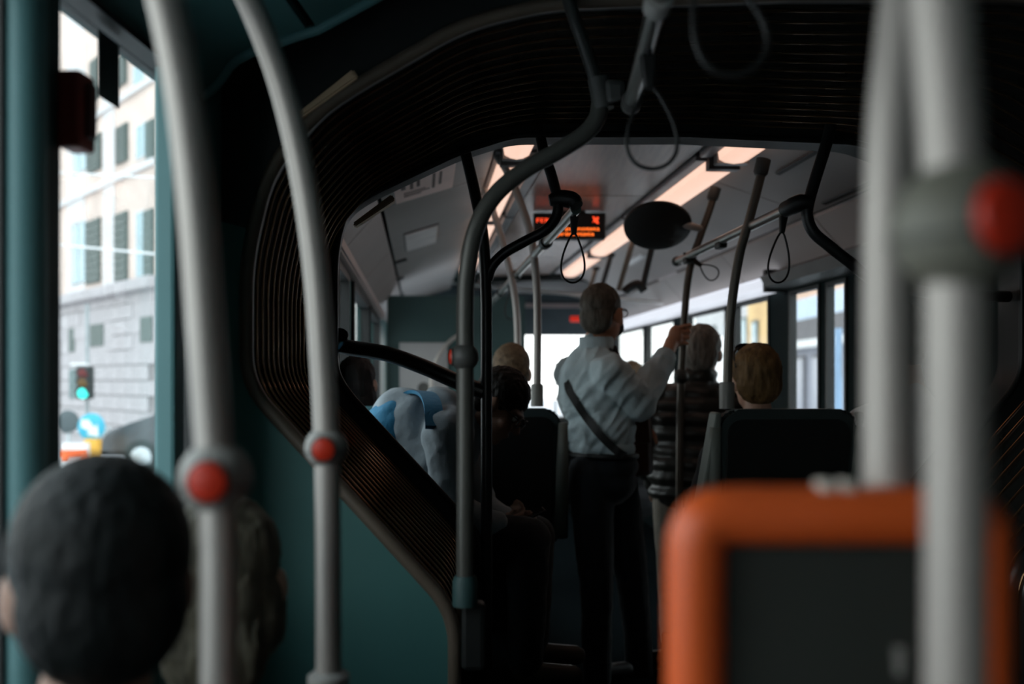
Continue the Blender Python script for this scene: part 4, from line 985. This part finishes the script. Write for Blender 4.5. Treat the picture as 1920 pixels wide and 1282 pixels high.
def head_prims(c, R, s=1.0):
    c = Vector(c); W = lambda x, y, z: c + R @ (Vector((x, y, z)) * s)
    P = [('e', W(0, -.012, .02), (.074 * s, .095 * s, .102 * s), R), ('e', W(0, .03, -.055), (.056 * s, .058 * s, .062 * s), R), ('e', W(0, .062, -.098), (.026 * s, .022 * s, .02 * s), R),
         ('c', W(0, .086, .005), .009 * s, W(0, .107, -.03), .014 * s), ('e', W(0, .072, .022), (.058 * s, .022 * s, .013 * s), R), ('e', W(0, .086, -.063), (.024 * s, .010 * s, .010 * s), R),
         ('e', W(.036, .060, -.03), (.026 * s, .022 * s, .024 * s), R), ('e', W(-.036, .060, -.03), (.026 * s, .022 * s, .024 * s), R)]
    for sd in (-1, 1): P.append(('e', W(sd * .079, -.008, -.008), (.013 * s, .026 * s, .034 * s), R @ Matrix.Rotation(sd * -.35, 3, 'Z')))
    return P
def eyes(c, R, parent, s=1.0):
    for sd in (-1, 1):
        lathe('eye', Vector(c) + R @ (Vector((sd * .031, .070, .004)) * s), R @ Vector((0, 1, 0)), [(0, 0), (.012 * s, .004 * s), (.011 * s, .012 * s), (.005 * s, .0165 * s), (0, .017 * s)], mat('eye_white', (.6, .58, .55), .2), parent, 12)
def hair_prims(c, R, s=1.0, long=0.0, vol=1.0):
    c = Vector(c); W = lambda x, y, z: c + R @ (Vector((x, y, z)) * s)
    P = [('e', W(0, -.022, .042), (.083 * s * vol, .093 * s * vol, .092 * s * vol), R), ('e', W(0, -.055, -.01), (.076 * s * vol, .058 * s * vol, .08 * s), R)]
    if long:
        P += [('e', W(0, -.06, -.06 - long / 2), (.08 * s * vol, .05 * s * vol, .07 * s + long / 2), R), ('e', W(.06, -.02, -.03 - long / 3), (.032 * s, .05 * s, .05 * s + long / 3), R), ('e', W(-.06, -.02, -.03 - long / 3), (.032 * s, .05 * s, .05 * s + long / 3), R)]
    return P
def hand_prims(wrist, fwd, palm_n, curl=.5, s=1.0, mirror=1):
    """wrist point, pointing direction, direction the palm faces"""
    f = Vector(fwd).normalized(); n = Vector(palm_n); n = (n - f * n.dot(f)).normalized(); sx = f.cross(n) * mirror
    w = Vector(wrist); P = []
    for i, (o, L) in enumerate(((-.027, .068), (-.009, .076), (.009, .072), (.027, .057))):
        k = w + (f * (.082 - abs(i - 1.3) * .003) + sx * o) * s
        P.append(('c', w + (f * .015 + sx * o * .6) * s, .013 * s, k, .0115 * s))
        a = 0.0; p = k; r = .0092 * s
        for j, fr_ in enumerate((.45, .32, .23)):
            a += curl * (.9, 1.1, .8)[j]
            nx = p + (f * math.cos(a) + n * math.sin(a)) * L * fr_ * s
            P.append(('c', p, r, nx, r * .92)); p = nx; r *= .92
    t0 = w + (f * .022 - sx * .024) * s; t1 = w + (f * .055 - sx * .052 + n * .015) * s; t2 = t1 + (f * .028 - sx * .008 + n * .014) * s; t3 = t2 + (f * .02 + n * .012) * s
    P += [('c', t0, .014 * s, t1, .0115 * s), ('c', t1, .011 * s, t2, .0095 * s), ('c', t2, .0095 * s, t3, .008 * s)]
    return P
def wrinkle(amp, sc, st=(1, 1, 1)):
    def f(p, n):
        a = noise.noise(Vector((p.x * sc * st[0], p.y * sc * st[1], p.z * sc * st[2])))
        b = noise.noise(Vector((p.x * sc * 2.3, p.y * sc * 2.3, p.z * sc * 2.3 + 5)))
        return amp * ((1 - abs(a) * 2) * .7 + b * .5)
    return f

def seated(headc, yaw, lab, skin, top_m, trou_m, hair_m, floor_z, seat_z, pitch=0.0, turn=0.0, s=1.0, long=0.0, vol=1.0, vox=.010, wid=1.0, hd=None, hood=False):
    """seated figure; headc centre of the head, facing +y turned by yaw"""
    headc = Vector(headc); Rb = Matrix.Rotation(yaw, 3, 'Z')
    base = headc - Rb @ Vector((0, .05, 0))
    W = lambda x, y, z: Vector((base.x, base.y, 0)) + Rb @ Vector((x, y, 0)) + Vector((0, 0, z))
    hz = seat_z + .09; sh = headc.z - .23
    e = empty('person', W(0, 0, floor_z), lab, 'person', None)
    Rh = Matrix.Rotation(yaw + turn, 3, 'Z') @ Matrix.Rotation(pitch, 3, 'X')
    body = head_prims(headc, Rh, s) + [('c', headc + Rh @ Vector((0, -.02, -.07)), .052, W(0, -.02, sh + .0), .058)]
    sw = .175 * wid
    torso = [('e', W(0, -.02, sh - .13), (.165 * wid, .115, .18), Rb), ('e', W(0, 0, (sh + hz) / 2 - .02), (.15 * wid, .12, .2), Rb), ('e', W(0, .0, hz + .03), (.165, .13, .11), Rb), ('c', W(-sw + .03, -.02, sh - .04), .055, W(sw - .03, -.02, sh - .04), .055)]
    arms = []
    hands = []
    for sd in (-1, 1):
        S0 = W(sd * sw, -.02, sh - .055); El = W(sd * (sw + .06), .06, sh - .31); Wr = W(sd * .09, .27, max(hz + .10, sh - .38))
        arms += [('c', S0, .058, El, .044), ('c', El, .044, Wr, .032)]
        d = (Wr - El).normalized(); hands += hand_prims(Wr, d + Rb @ Vector((0, .4, -.2)), Vector((0, 0, -1)), .35, 1.0, sd)
    legs = []
    for sd in (-1, 1):
        Hp = W(sd * .085, .02, hz); Kn = W(sd * .11, .42, hz + .02); An = W(sd * .11, .44, floor_z + .09)
        legs += [('c', Hp, .083, Kn, .058), ('c', Kn, .056, An, .042)]
    shrink = lambda P, k: [(p[0], p[1], p[2] * k, p[3], p[4] * k) if p[0] == 'c' else (p[0], p[1], tuple(r * k for r in p[2]), p[3]) for p in P]
    b = blob('body', body + hands + shrink(torso, .85) + shrink(arms, .8) + shrink(legs, .85), skin, e, vox * .8, 2)
    eyes(headc, Rh, e, s)
    tp = torso + arms + [('c', W(0, -.035, sh - .06), .075, W(0, -.03, sh + .02), .064)]
    if hood: tp += [('e', W(0, -.10, sh + .01), (.11, .06, .07), Rb)]
    blob('jacket', tp, top_m, e, vox, 4, wrinkle(.006, 11, (1, 1, .6)))
    blob('trousers', legs + [('e', W(0, .0, hz + .01), (.17, .13, .11), Rb)], trou_m, e, vox, 3, wrinkle(.004, 12))
    for sd in (-1, 1):
        blob('shoe', [('c', W(sd * .11, .42, floor_z + .045), .044, W(sd * .115, .58, floor_z + .04), .038), ('c', W(sd * .11, .44, floor_z + .06), .046, W(sd * .11, .44, floor_z + .11), .042)], M_BLACKP, e, .012, 3)
    if hair_m:
        if hd is None: hd = wrinkle(.006, 38, (1, 1, .35))
        blob('hair', hair_prims(headc, Rh, s, long, vol), hair_m, e, vox * .6, 2, hd)
    return e, Rh

# ------------------------------------------------------------------ the standing man
M_SHIRT = cloth('pale_blue_shirt', (.54, .66, .70), .3, 60); M_TROU = cloth('dark_trousers', (.012, .018, .024), .2)
D = 4.25
man = empty('person', floor_pt(1130, D), 'standing grey haired man in pale blue shirt gripping a pole', 'person')
tf = Vector((.85, .5, 0)).normalized(); TR = basis(tf)
hf = Vector((.60, .79, .02)); HR = basis(hf)
hc = q(1131, 589, D)
neck0 = q(1122, 632, D + .01); neck1 = q(1114, 676, D + .02)
Rs = q(1143, 700, D - .13); Ls = q(1070, 700, D + .15)
El = q(1198, 756, D - .10); Wr = q(1251, 662, D + .12)
hip = q(1131, 872, D)
chest = q(1112, 730, D + .01); belly = q(1126, 800, D)
fx = {'hr': q(1108, 890, D - .07), 'kr': q(1118, 1090, D - .10), 'ar': q(1120, 1275, D - .04), 'hl': q(1152, 890, D + .08), 'kl': q(1186, 1085, D + .10), 'al': q(1200, 1262, D + .16)}
pz = q(1281, 630, 4.45)     # where the pole is gripped
body = head_prims(hc, HR) + [('c', neck0, .055, neck1, .060)]
body += [('e', chest, (.15, .10, .17), TR), ('e', belly, (.14, .10, .15), TR), ('c', Rs, .05, El, .038), ('c', El, .036, Wr, .026)]
body += [('c', fx['hr'], .075, fx['kr'], .05), ('c', fx['kr'], .048, fx['ar'], .036), ('c', fx['hl'], .075, fx['kl'], .05), ('c', fx['kl'], .048, fx['al'], .036), ('e', hip, (.15, .11, .1), TR)]
LEl = q(1185, 770, D + .28); LWr = q(1198, 790, D + .15)
body += [('c', Ls, .05, LEl, .038), ('c', LEl, .036, LWr, .026)] + hand_prims(LWr, (.1, -.1, -1), (0, -1, 0), .4)
# right hand closed round the pole
dz = .0215; palm = Vector((pz.x - .040, pz.y - .030, pz.z - .004))
body += [('c', Wr, .031, palm + Vector((-.014, 0, -.02)), .032), ('e', palm, (.034, .028, .052))]
for i in range(4):
    z = pz.z + .036 - i * .0225; r = (.0098, .0100, .0096, .0086)[i]; ex = (.033, .027, .024, .018)[i]; up = (.012, .006, .002, -.002)[i]
    K = [Vector((pz.x - .034, pz.y - .036, z - .004)), Vector((pz.x - .004, pz.y - .031, z + up * .5)), Vector((pz.x + ex * .8, pz.y - .019, z + up)), Vector((pz.x + ex, pz.y + .008, z + up * .8)), Vector((pz.x + .010, pz.y + .026, z + up * .5))]
    for a, b_ in zip(K, K[1:]): body.append(('c', a, r, b_, r * .95))
T = [palm + Vector((.0, .012, -.018)), Vector((pz.x - .024, pz.y + .008, pz.z - .010)), Vector((pz.x - .016, pz.y + .026, pz.z + .006)), Vector((pz.x + .006, pz.y + .030, pz.z + .018))]
for a, b_, r in zip(T, T[1:], (.013, .0115, .010)): body.append(('c', a, r, b_, r * .93))
blob('body', body, SK_A, man, .0045, 2)
eyes(hc, HR, man)
def shirt_disp(p, n):
    along = p.x * .8 - p.z * .6
    a = noise.noise(Vector((p.x * 7, p.y * 7, p.z * 7))); b = noise.noise(Vector((along * 26, (p.x * .6 + p.z * .8) * 7, p.y * 8)))
    return .013 * (1 - 2.2 * abs(b)) * .8 + .007 * a
shirt = [('e', chest, (.185, .128, .195), TR), ('e', belly, (.17, .125, .20), TR), ('e', q(1128, 840, D), (.168, .128, .06), TR), ('c', Rs, .078, El, .070), ('c', El, .070, q(1243, 676, D + .095), .050), ('c', Ls, .072, LEl, .058), ('c', LEl, .058, q(1200, 788, D + .16), .04), ('c', Rs + Vector((0, 0, .01)), .06, Ls + Vector((0, 0, .01)), .06), ('c', q(1112, 678, D + .01), .078, q(1117, 650, D + .005), .062)]
sh_o = blob('shirt', shirt, M_SHIRT, man, .0075, 3, shirt_disp)
bm = bmesh.new(); cc = q(1119, 645, D + .005)
ring = [cc + HR @ Vector((.068 * math.cos(t), .072 * math.sin(t) + .0, .012 - .03 * max(0, math.sin(t)))) for t in [2 * math.pi * i / 40 for i in range(40)]]
rows = [[p + Vector((0, 0, -.028)) for p in ring + ring[:1]], [p * 1.0 + Vector((0, 0, .016)) for p in ring + ring[:1]]]
out = lambda p: p + (p - cc).normalized() * .007
strip_solid(bm, rows, [[out(p) for p in r] for r in rows]); obj('collar', bm, M_SHIRT, sh_o, autosmooth=60)
bm = bmesh.new(); cf_ = Wr + (El - Wr).normalized() * .015
add_tube(bm, [cf_, cf_ + (El - Wr).normalized() * .055], [.047, .051], 20); obj('cuff', bm, M_SHIRT, sh_o, autosmooth=60)
blob('trousers', [('e', hip, (.172, .135, .10), TR), ('e', q(1129, 862, D), (.168, .130, .05), TR), ('e', q(1130, 900, D), (.165, .135, .11), TR), ('c', fx['hr'], .098, fx['kr'], .070), ('c', fx['kr'], .070, fx['ar'], .058), ('c', fx['hl'], .098, fx['kl'], .070), ('c', fx['kl'], .070, fx['al'], .058)], M_TROU, man, .010, 3, wrinkle(.006, 9, (1, 1, .5)))
bm = bmesh.new(); bc = q(1129, 852, D)
add_tube(bm, [bc + TR @ Vector(((.168) * math.cos(t), .129 * math.sin(t), 0)) for t in [2 * math.pi * i / 36 for i in range(36)]], .014, 8, closed=True); obj('belt', bm, M_BLACKP, man, smooth=True)
tie_a = hc + HR @ Vector((.0, .085, -.135)); 
bm = bmesh.new(); tp0 = q(1152, 650, D - .01); tp1 = q(1162, 692, D - .05); tp2 = q(1176, 760, D - .06)
add_tube(bm, crom([tp0, tp1, tp2, q(1186, 830, D - .03)], 5), [.012] * 2 + [.016] * 4 + [.022] * 10, 10); obj('tie', bm, mat('dark_tie', (.012, .014, .02), .6), man, smooth=True)
for f, zt in (('r', 'ar'), ('l', 'al')):
    a = fx[zt]; dirn = tf
    blob('shoe', [('c', Vector((a.x, a.y, .05)), .048, Vector((a.x, a.y, .05)) + dirn * .15, .038), ('c', Vector((a.x, a.y, .05)), .05, Vector((a.x, a.y, .12)), .046)], M_BLACKP, man, .012, 3)
blob('hair', [('e', hc + HR @ Vector((0, -.024, .040)), (.085, .092, .092), HR), ('e', hc + HR @ Vector((0, -.058, -.012)), (.077, .054, .074), HR)], hair('grey_hair', (.10, .086, .068)), man, .005, 2, wrinkle(.004, 55, (1, 1, .6)))
# face mask and glasses
bm = bmesh.new(); add_ell(bm, hc + HR @ Vector((0, .070, -.055)), (.055, .045, .048), HR); obj('face_mask', bm, mat('mask_dark', (.02, .025, .03), .8), man, smooth=True)
bm = bmesh.new()
for sd in (-1, 1): add_tube(bm, [hc + HR @ Vector((sd * .083, -.01, .012)), hc + HR @ Vector((sd * .078, .05, .014)), hc + HR @ Vector((sd * .060, .10, .012))], .0025, 6)
for sd in (-1, 1): add_tube(bm, [hc + HR @ Vector((sd * .034 + .027 * math.cos(t), .102, .006 + .019 * math.sin(t))) for t in [2 * math.pi * i / 20 for i in range(20)]], .0025, 6, closed=True)
add_tube(bm, [hc + HR @ Vector((-.008, .104, .008)), hc + HR @ Vector((.008, .104, .008))], .0025, 6); obj('glasses', bm, M_BLACKP, man, smooth=True)
# his shoulder bag: strap across the back, brown bag in front
bag = empty('shoulder_bag', q(1195, 850, D - .03), 'brown shoulder bag with black strap worn by the standing man', 'bag')
def on_back(px, py):   # near surface of the shirt along the view ray
    best = None
    o = Vector((0, 0, CAMZ)); d = (q(px, py, 4) - o).normalized()
    for c, r in ((chest, (.185, .128, .195)), (belly, (.17, .125, .20)), (q(1128, 840, D), (.168, .128, .06))):
        M = TR.transposed(); oo = M @ (o - c); dd = M @ d
        oo = Vector([oo[i] / r[i] for i in range(3)]); dd = Vector([dd[i] / r[i] for i in range(3)])
        A = dd.dot(dd); B = oo.dot(dd); Cc = oo.dot(oo) - 1; disc = B * B - A * Cc
        if disc > 0:
            t = (-B - math.sqrt(disc)) / A
            if best is None or t < best: best = t
    return o + d * (best if best else D / d.y)
sp_ = [on_back(x, y) + Vector((0, -.024, 0)) for x, y in ((1062, 722), (1078, 752), (1098, 782), (1122, 812), (1148, 838), (1166, 852))]
sp_ = [q(1063, 690, D + .06)] + sp_ + [q(1186, 858, D - .05)]
bm = bmesh.new(); P = crom(sp_, 6)
wv = Vector((.55, 0, .83)) * .017
strip_solid(bm, [[p - wv for p in P], [p + wv for p in P]], [[p - wv + Vector((0, -.006, 0)) for p in P], [p + wv + Vector((0, -.006, 0)) for p in P]]); obj('strap', bm, M_BLACKP, bag, smooth=False)
M_LEATH = mat('brown_leather', (.045, .018, .011), .5, var=.2, vscale=15, bump=.2)
bm = bmesh.new(); add_hexa(bm, [q(1176, 895, D - .10), q(1222, 890, D - .04), q(1226, 890, D + .10), q(1182, 895, D + .05), q(1172, 770, D - .10), q(1216, 768, D - .04), q(1222, 768, D + .10), q(1180, 770, D + .05)], .02, 3); bb = obj('pouch', bm, M_LEATH, bag, autosmooth=60)
bm = bmesh.new(); add_hexa(bm, [q(1176, 835, D - .115), q(1221, 830, D - .055), q(1221, 830, D - .04), q(1176, 835, D - .10), q(1172, 768, D - .115), q(1215, 766, D - .055), q(1215, 766, D - .04), q(1172, 768, D - .10)], .006, 2); obj('flap', bm, M_LEATH, bb)

# ------------------------------------------------------------------ standing passenger in the puffer jacket
D = 4.62
pu = empty('person', floor_pt(1300, D), 'grey haired passenger in black quilted puffer jacket behind the gripped pole', 'person')
PR = basis(Vector((.25, .97, 0))); hc = q(1317, 664, D); HR2 = basis(Vector((.35, .93, -.1)))
M_PUFF = mat('puffer_black', (.035, .034, .03), .38, var=.1, vscale=10, bump=.15, bscale=25)
sh = q(1300, 735, D); L0 = {}
body = head_prims(hc, HR2) + [('c', hc + HR2 @ Vector((0, -.02, -.07)), .05, q(1308, 725, D), .055), ('e', q(1296, 800, D), (.15, .10, .2), PR), ('e', q(1296, 900, D), (.15, .10, .15), PR)]
for sd in (-1, 1):
    S0 = sh + PR @ Vector((sd * .17, -.01, -.03)); E0 = sh + PR @ Vector((sd * .23, .0, -.30)); W0 = sh + PR @ Vector((sd * .18, .16, -.46))
    L0[sd] = (S0, E0, W0); body += [('c', S0, .045, E0, .035), ('c', E0, .034, W0, .026)] + hand_prims(W0, PR @ Vector((-sd * .2, .8, -.4)), Vector((0, 0, -1)), .5, 1, sd)
    body += [('c', q(1296, 930, D) + PR @ Vector((sd * .08, 0, 0)), .07, Vector((sh.x + sd * .09, D, .45)), .045), ('c', Vector((sh.x + sd * .09, D, .45)), .044, Vector((sh.x + sd * .09, D - .02, .1)), .034)]
blob('body', body, SK_B, pu, .009, 2)
eyes(hc, HR2, pu)
def quilt(p, n):
    return .016 * abs(math.sin(p.z * math.pi / .068)) - .010 + .004 * noise.noise(p * 25)
jk = [('e', q(1296, 790, D), (.205, .15, .20), PR), ('e', q(1294, 880, D), (.20, .155, .20), PR), ('e', q(1294, 925, D), (.195, .15, .08), PR), ('c', q(1300, 742, D) + PR @ Vector((-.15, 0, 0)), .07, q(1300, 742, D) + PR @ Vector((.15, 0, 0)), .07), ('c', q(1304, 735, D), .10, q(1310, 702, D), .082)]
for sd in (-1, 1): jk += [('c', L0[sd][0], .082, L0[sd][1], .072), ('c', L0[sd][1], .07, L0[sd][2], .052)]
blob('puffer_jacket', jk, M_PUFF, pu, .009, 3, quilt)
blob('trousers', [('c', q(1296, 930, D) + PR @ Vector((sd * .08, 0, 0)), .10, Vector((sh.x + sd * .09, D - .01, .1)), .062) for sd in (-1, 1)] + [('e', q(1296, 930, D), (.18, .13, .1), PR)], cloth('beige_trousers', (.30, .26, .21)), pu, .011, 3, wrinkle(.005, 10, (1, 1, .6)))
for sd in (-1, 1): blob('shoe', [('c', Vector((sh.x + sd * .09, D - .04, .045)), .043, Vector((sh.x + sd * .09 + .03, D + .14, .04)), .036)], M_BLACKP, pu, .012, 3)
blob('hair', hair_prims(hc, HR2, 1.0, .0, 1.06), hair('silver_hair', (.21, .185, .16)), pu, .007, 2, wrinkle(.006, 40, (1, 1, .35)))

# ------------------------------------------------------------------ leaning passenger with the phone
D = 3.52
ln = empty('person', Vector((-.30, D, POD)), 'passenger in pale grey hoodie leaning forward over a phone', 'person')
M_HOOD = cloth('grey_hoodie', (.29, .34, .37), .3, 50); M_JEANS = cloth('dark_jeans', (.010, .013, .016), .3)
HL = basis(Vector((.74, -.25, -.62)), Vector((.6, 0, .8))); hc = q(936, 762, D - .02)
hipc = q(742, 985, D + .04); shc = q(835, 796, D + .02); FR_ = basis(Vector((.80, 0, -.60)), Vector((.6, 0, .8)))
nS = q(838, 812, D - .19); fS = q(850, 790, D + .2)
nE = q(850, 965, D - .22); nW = q(940, 985, D - .14); fE = q(900, 950, D + .16); fW = q(965, 985, D + .04)
knN = q(990, 1012, D - .12); knF = q(1000, 1005, D + .12); anN = Vector((q(985, 0, D).x, D - .12, POD + .09)); anF = Vector((q(1000, 0, D).x, D + .13, POD + .09))
body = head_prims(hc, HL) + [('c', hc + HL @ Vector((0, -.03, -.06)), .054, q(868, 782, D), .06), ('c', hipc, .12, shc, .11), ('c', nS, .045, nE, .036), ('c', nE, .036, nW, .027), ('c', fS, .045, fE, .036), ('c', fE, .036, fW, .027)]
body += [('c', hipc + Vector((0, -.1, 0)), .075, knN, .05), ('c', knN, .048, anN, .036), ('c', hipc + Vector((0, .1, 0)), .075, knF, .05), ('c', knF, .048, anF, .036)]
ph = q(986, 970, D - .06)
body += hand_prims(nW, (ph - nW) + Vector((0, 0, .01)), (.2, .6, .6), .65) + hand_prims(fW, Vector((.3, -.8, .05)), (.4, -.2, .8), .65, 1, -1)
blob('body', body, SK_C, ln, .0065, 2)
eyes(hc, HL, ln)
ho = blob('hoodie', [('c', hipc, .16, q(790, 880, D + .03), .165), ('c', q(790, 880, D + .03), .165, q(830, 815, D + .01), .15), ('c', nS, .085, fS, .085), ('c', nS, .080, nE, .062), ('c', nE, .062, nW + (nE - nW) * .12, .042), ('c', fS, .078, fE, .06), ('c', fE, .058, fW, .04), ('e', q(776, 800, D), (.13, .16, .12), FR_), ('c', q(850, 790, D), .09, q(880, 772, D), .068), ('e', q(846, 762, D), (.09, .10, .05), FR_)], M_HOOD, ln, .009, 3, wrinkle(.010, 9, (1, 1, 1)))
blob('trousers', [('c', hipc + Vector((0, -.1, 0)), .105, knN, .078), ('c', knN, .076, anN, .058), ('c', hipc + Vector((0, .1, 0)), .105, knF, .078), ('c', knF, .076, anF, .058)], M_JEANS, ln, .010, 3, wrinkle(.006, 10))
for a in (anN, anF): blob('shoe', [('c', Vector((a.x, a.y, POD + .045)), .046, Vector((a.x + .16, a.y, POD + .04)), .037), ('c', Vector((a.x, a.y, POD + .06)), .047, Vector((a.x, a.y, POD + .12)), .044)], mat('brown_shoe', (.06, .045, .03), .5), ln, .012, 3)
blob('hair', [('e', hc + HL @ Vector((0, -.020, .045)), (.086, .098, .094), HL), ('e', hc + HL @ Vector((0, -.06, -.01)), (.079, .056, .08), HL)], hair('black_hair', (.012, .010, .009)), ln, .006, 2, wrinkle(.006, 40))
bm = bmesh.new()
for sd in (-1, 1):
    add_tube(bm, [hc + HL @ Vector((sd * .034 + .027 * math.cos(t), .104, .004 + .019 * math.sin(t))) for t in [2 * math.pi * i / 20 for i in range(20)]], .0025, 6, closed=True)
    add_tube(bm, [hc + HL @ Vector((sd * .083, -.01, .01)), hc + HL @ Vector((sd * .062, .10, .010))], .0025, 6)
obj('glasses', bm, M_BLACKP, ln, smooth=True)
# his blue backpack: strap over the shoulder and pack on the back
bk = empty('backpack', q(720, 800, D + .1), 'bright blue backpack on the back of the leaning passenger', 'backpack')
M_BPK = cloth('backpack_blue', (.02, .20, .36), .3, 60, .7)
blob('pack', [('c', q(690, 850, D + .06), .10, q(738, 790, D + .06), .085), ('c', q(690, 850, D - .04), .10, q(738, 790, D - .04), .085)], M_BPK, bk, .010, 4, wrinkle(.006, 12))
bm = bmesh.new()
Pst = crom([q(745, 775, D - .02), q(775, 742, D - .05), q(800, 742, D - .10), q(812, 765, D - .20), q(815, 805, D - .262)], 6)
wv = Vector((.030, .006, -.002))
strip_solid(bm, [[p - wv for p in Pst], [p + wv for p in Pst]], [[p - wv + Vector((0, -.006, .012)) for p in Pst], [p + wv + Vector((0, -.006, .012)) for p in Pst]]); obj('strap', bm, M_BPK, bk)
phn = empty('phone', ph, 'dark smartphone held over the knees of the leaning passenger', 'phone')
bm = bmesh.new(); Rp = basis(Vector((.8, .1, .35)), Vector((-.4, -.1, .9))); box_c(bm, ph, (.072, .145, .009), Rp, .004); cs = obj('case', bm, M_BLACKP, phn)
bm = bmesh.new(); box_c(bm, ph + Rp @ Vector((0, 0, .0052)), (.064, .132, .001), Rp); obj('screen', bm, mat('phone_screen', (.01, .012, .014), .1), cs)

# ------------------------------------------------------------------ seated passengers of the front section
e, Rh = seated(q(1415, 714, 3.78), yawF, 'blonde passenger with sunglasses on her head behind the wide black seat', SK_B, cloth('black_coat', (.010, .011, .013)), M_JEANS, hair('blonde_hair', (.19, .11, .045)), POD, .70, long=0.0, vol=1.10, vox=.011)
hc = q(1415, 714, 3.78)
for sd in (-1, 1):
    lathe('sunglass_lens', hc + Rh @ Vector((sd * .036, .03, .128)), Rh @ Vector((0, .45, .9)), [(0, 0), (.028, 0), (.03, .003), (.02, .007), (0, .008)], mat('lens_dark', (.01, .01, .012), .1), e, 18)
bm = bmesh.new(); add_tube(bm, crom([hc + Rh @ Vector((x, y, z)) for x, y, z in ((-.088, -.05, .05), (-.080, .0, .105), (-.04, .03, .135), (0, .032, .14), (.04, .03, .135), (.080, .0, .105), (.088, -.05, .05))], 4), .004, 8); obj('sunglass_frame', bm, M_BLACKP, e, smooth=True)
lathe('earring', hc + Rh @ Vector((-.088, .0, -.05)), (0, 0, -1), [(0, 0), (.008, .004), (.011, .014), (.007, .024), (0, .028)], mat('coral', (.8, .16, .05), .4), e, 12)
seated(q(958, 700, 4.40), yawF, 'seated passenger with short brown hair in dark coat beside standing man', SK_A, cloth('dark_coat', (.012, .016, .02)), M_JEANS, hair('brown_hair', (.17, .115, .07), (1, 1, 1), 120), POD, .70, pitch=-.12, vox=.011, wid=1.25, hd=wrinkle(.003, 60))
e, Rh = seated(q(671, 722, 3.95), yawF, 'dark haired passenger with a shiny hair clip by the teal wall', SK_B, cloth('dark_top', (.012, .022, .025)), M_JEANS, hair('dark_hair', (.014, .010, .009)), POD, .70, turn=-.3, long=.16, vol=1.0, vox=.011, wid=.55, s=.88)
hc = q(671, 722, 3.95)
bm = bmesh.new(); add_tube(bm, [q(655 + 6 * math.cos(t), 697 + 14 * math.sin(t), 3.925) for t in [2 * math.pi * i / 24 for i in range(24)]], .0055, 8, closed=True); obj('hair_clip', bm, mat('clip_pearl', (.8, .72, .62), .15, metal=.6), e, smooth=True)
seated(q(1183, 716, 6.2), yawF, 'distant brown haired passenger just above the man outstretched arm', SK_B, cloth('black_coat', (.010, .011, .013)), M_JEANS, hair('brown_hair', (.17, .115, .07)), 0.0, .45, vox=.013)
seated(q(1692, 640, 3.56), yawF, 'passenger in light grey shirt seated right of the wide black seat', SK_B, cloth('light_grey_shirt', (.50, .50, .50), .3, 40), M_JEANS, hair('dark_hair', (.014, .010, .009)), POD, .62, vox=.011, wid=1.0)
seat((1.40, 3.50, 0), yawF, .40, .95, .62, 'low seat of the passenger in light grey shirt', POD)

# ------------------------------------------------------------------ passengers in front of the camera
e, Rh = seated(q(188, 1100, 1.02), -.05 + math.radians(-2.6), 'near passenger with dark hair seen from behind below the window', SK_C, cloth('teal_jacket', (.010, .022, .024)), M_JEANS, hair('near_black_hair', (.002, .004, .004)), 0.0, .45, turn=.55, vol=1.05, vox=.010, wid=.8, hd=wrinkle(.0022, 60))
hc = q(188, 1100, 1.02)
bm = bmesh.new(); add_ell(bm, hc + Rh @ Vector((0, .068, -.05)), (.062, .048, .05), Rh); obj('face_mask', bm, mat('mask_blue', (.35, .55, .68), .7), e, smooth=True)
e, Rh = seated(q(424, 1090, 1.50), -.02, 'second passenger with grey blonde hair behind the large grab pole', SK_B, cloth('navy_jacket', (.012, .030, .038)), M_JEANS, hair('grey_blonde_hair', (.10, .09, .065)), 0.0, .42, vol=1.0, vox=.011, long=.04, wid=.7)
for k, (px, dd, lab) in enumerate([(188, .93, 'seat of the near dark haired passenger'), (424, 1.46, 'seat of the grey blonde passenger by partition')]):
    x = (px - 960) / F * (dd + .09)
    seat((x, dd - .10, 0), math.radians(-2.6), .42, .80, .45, lab)
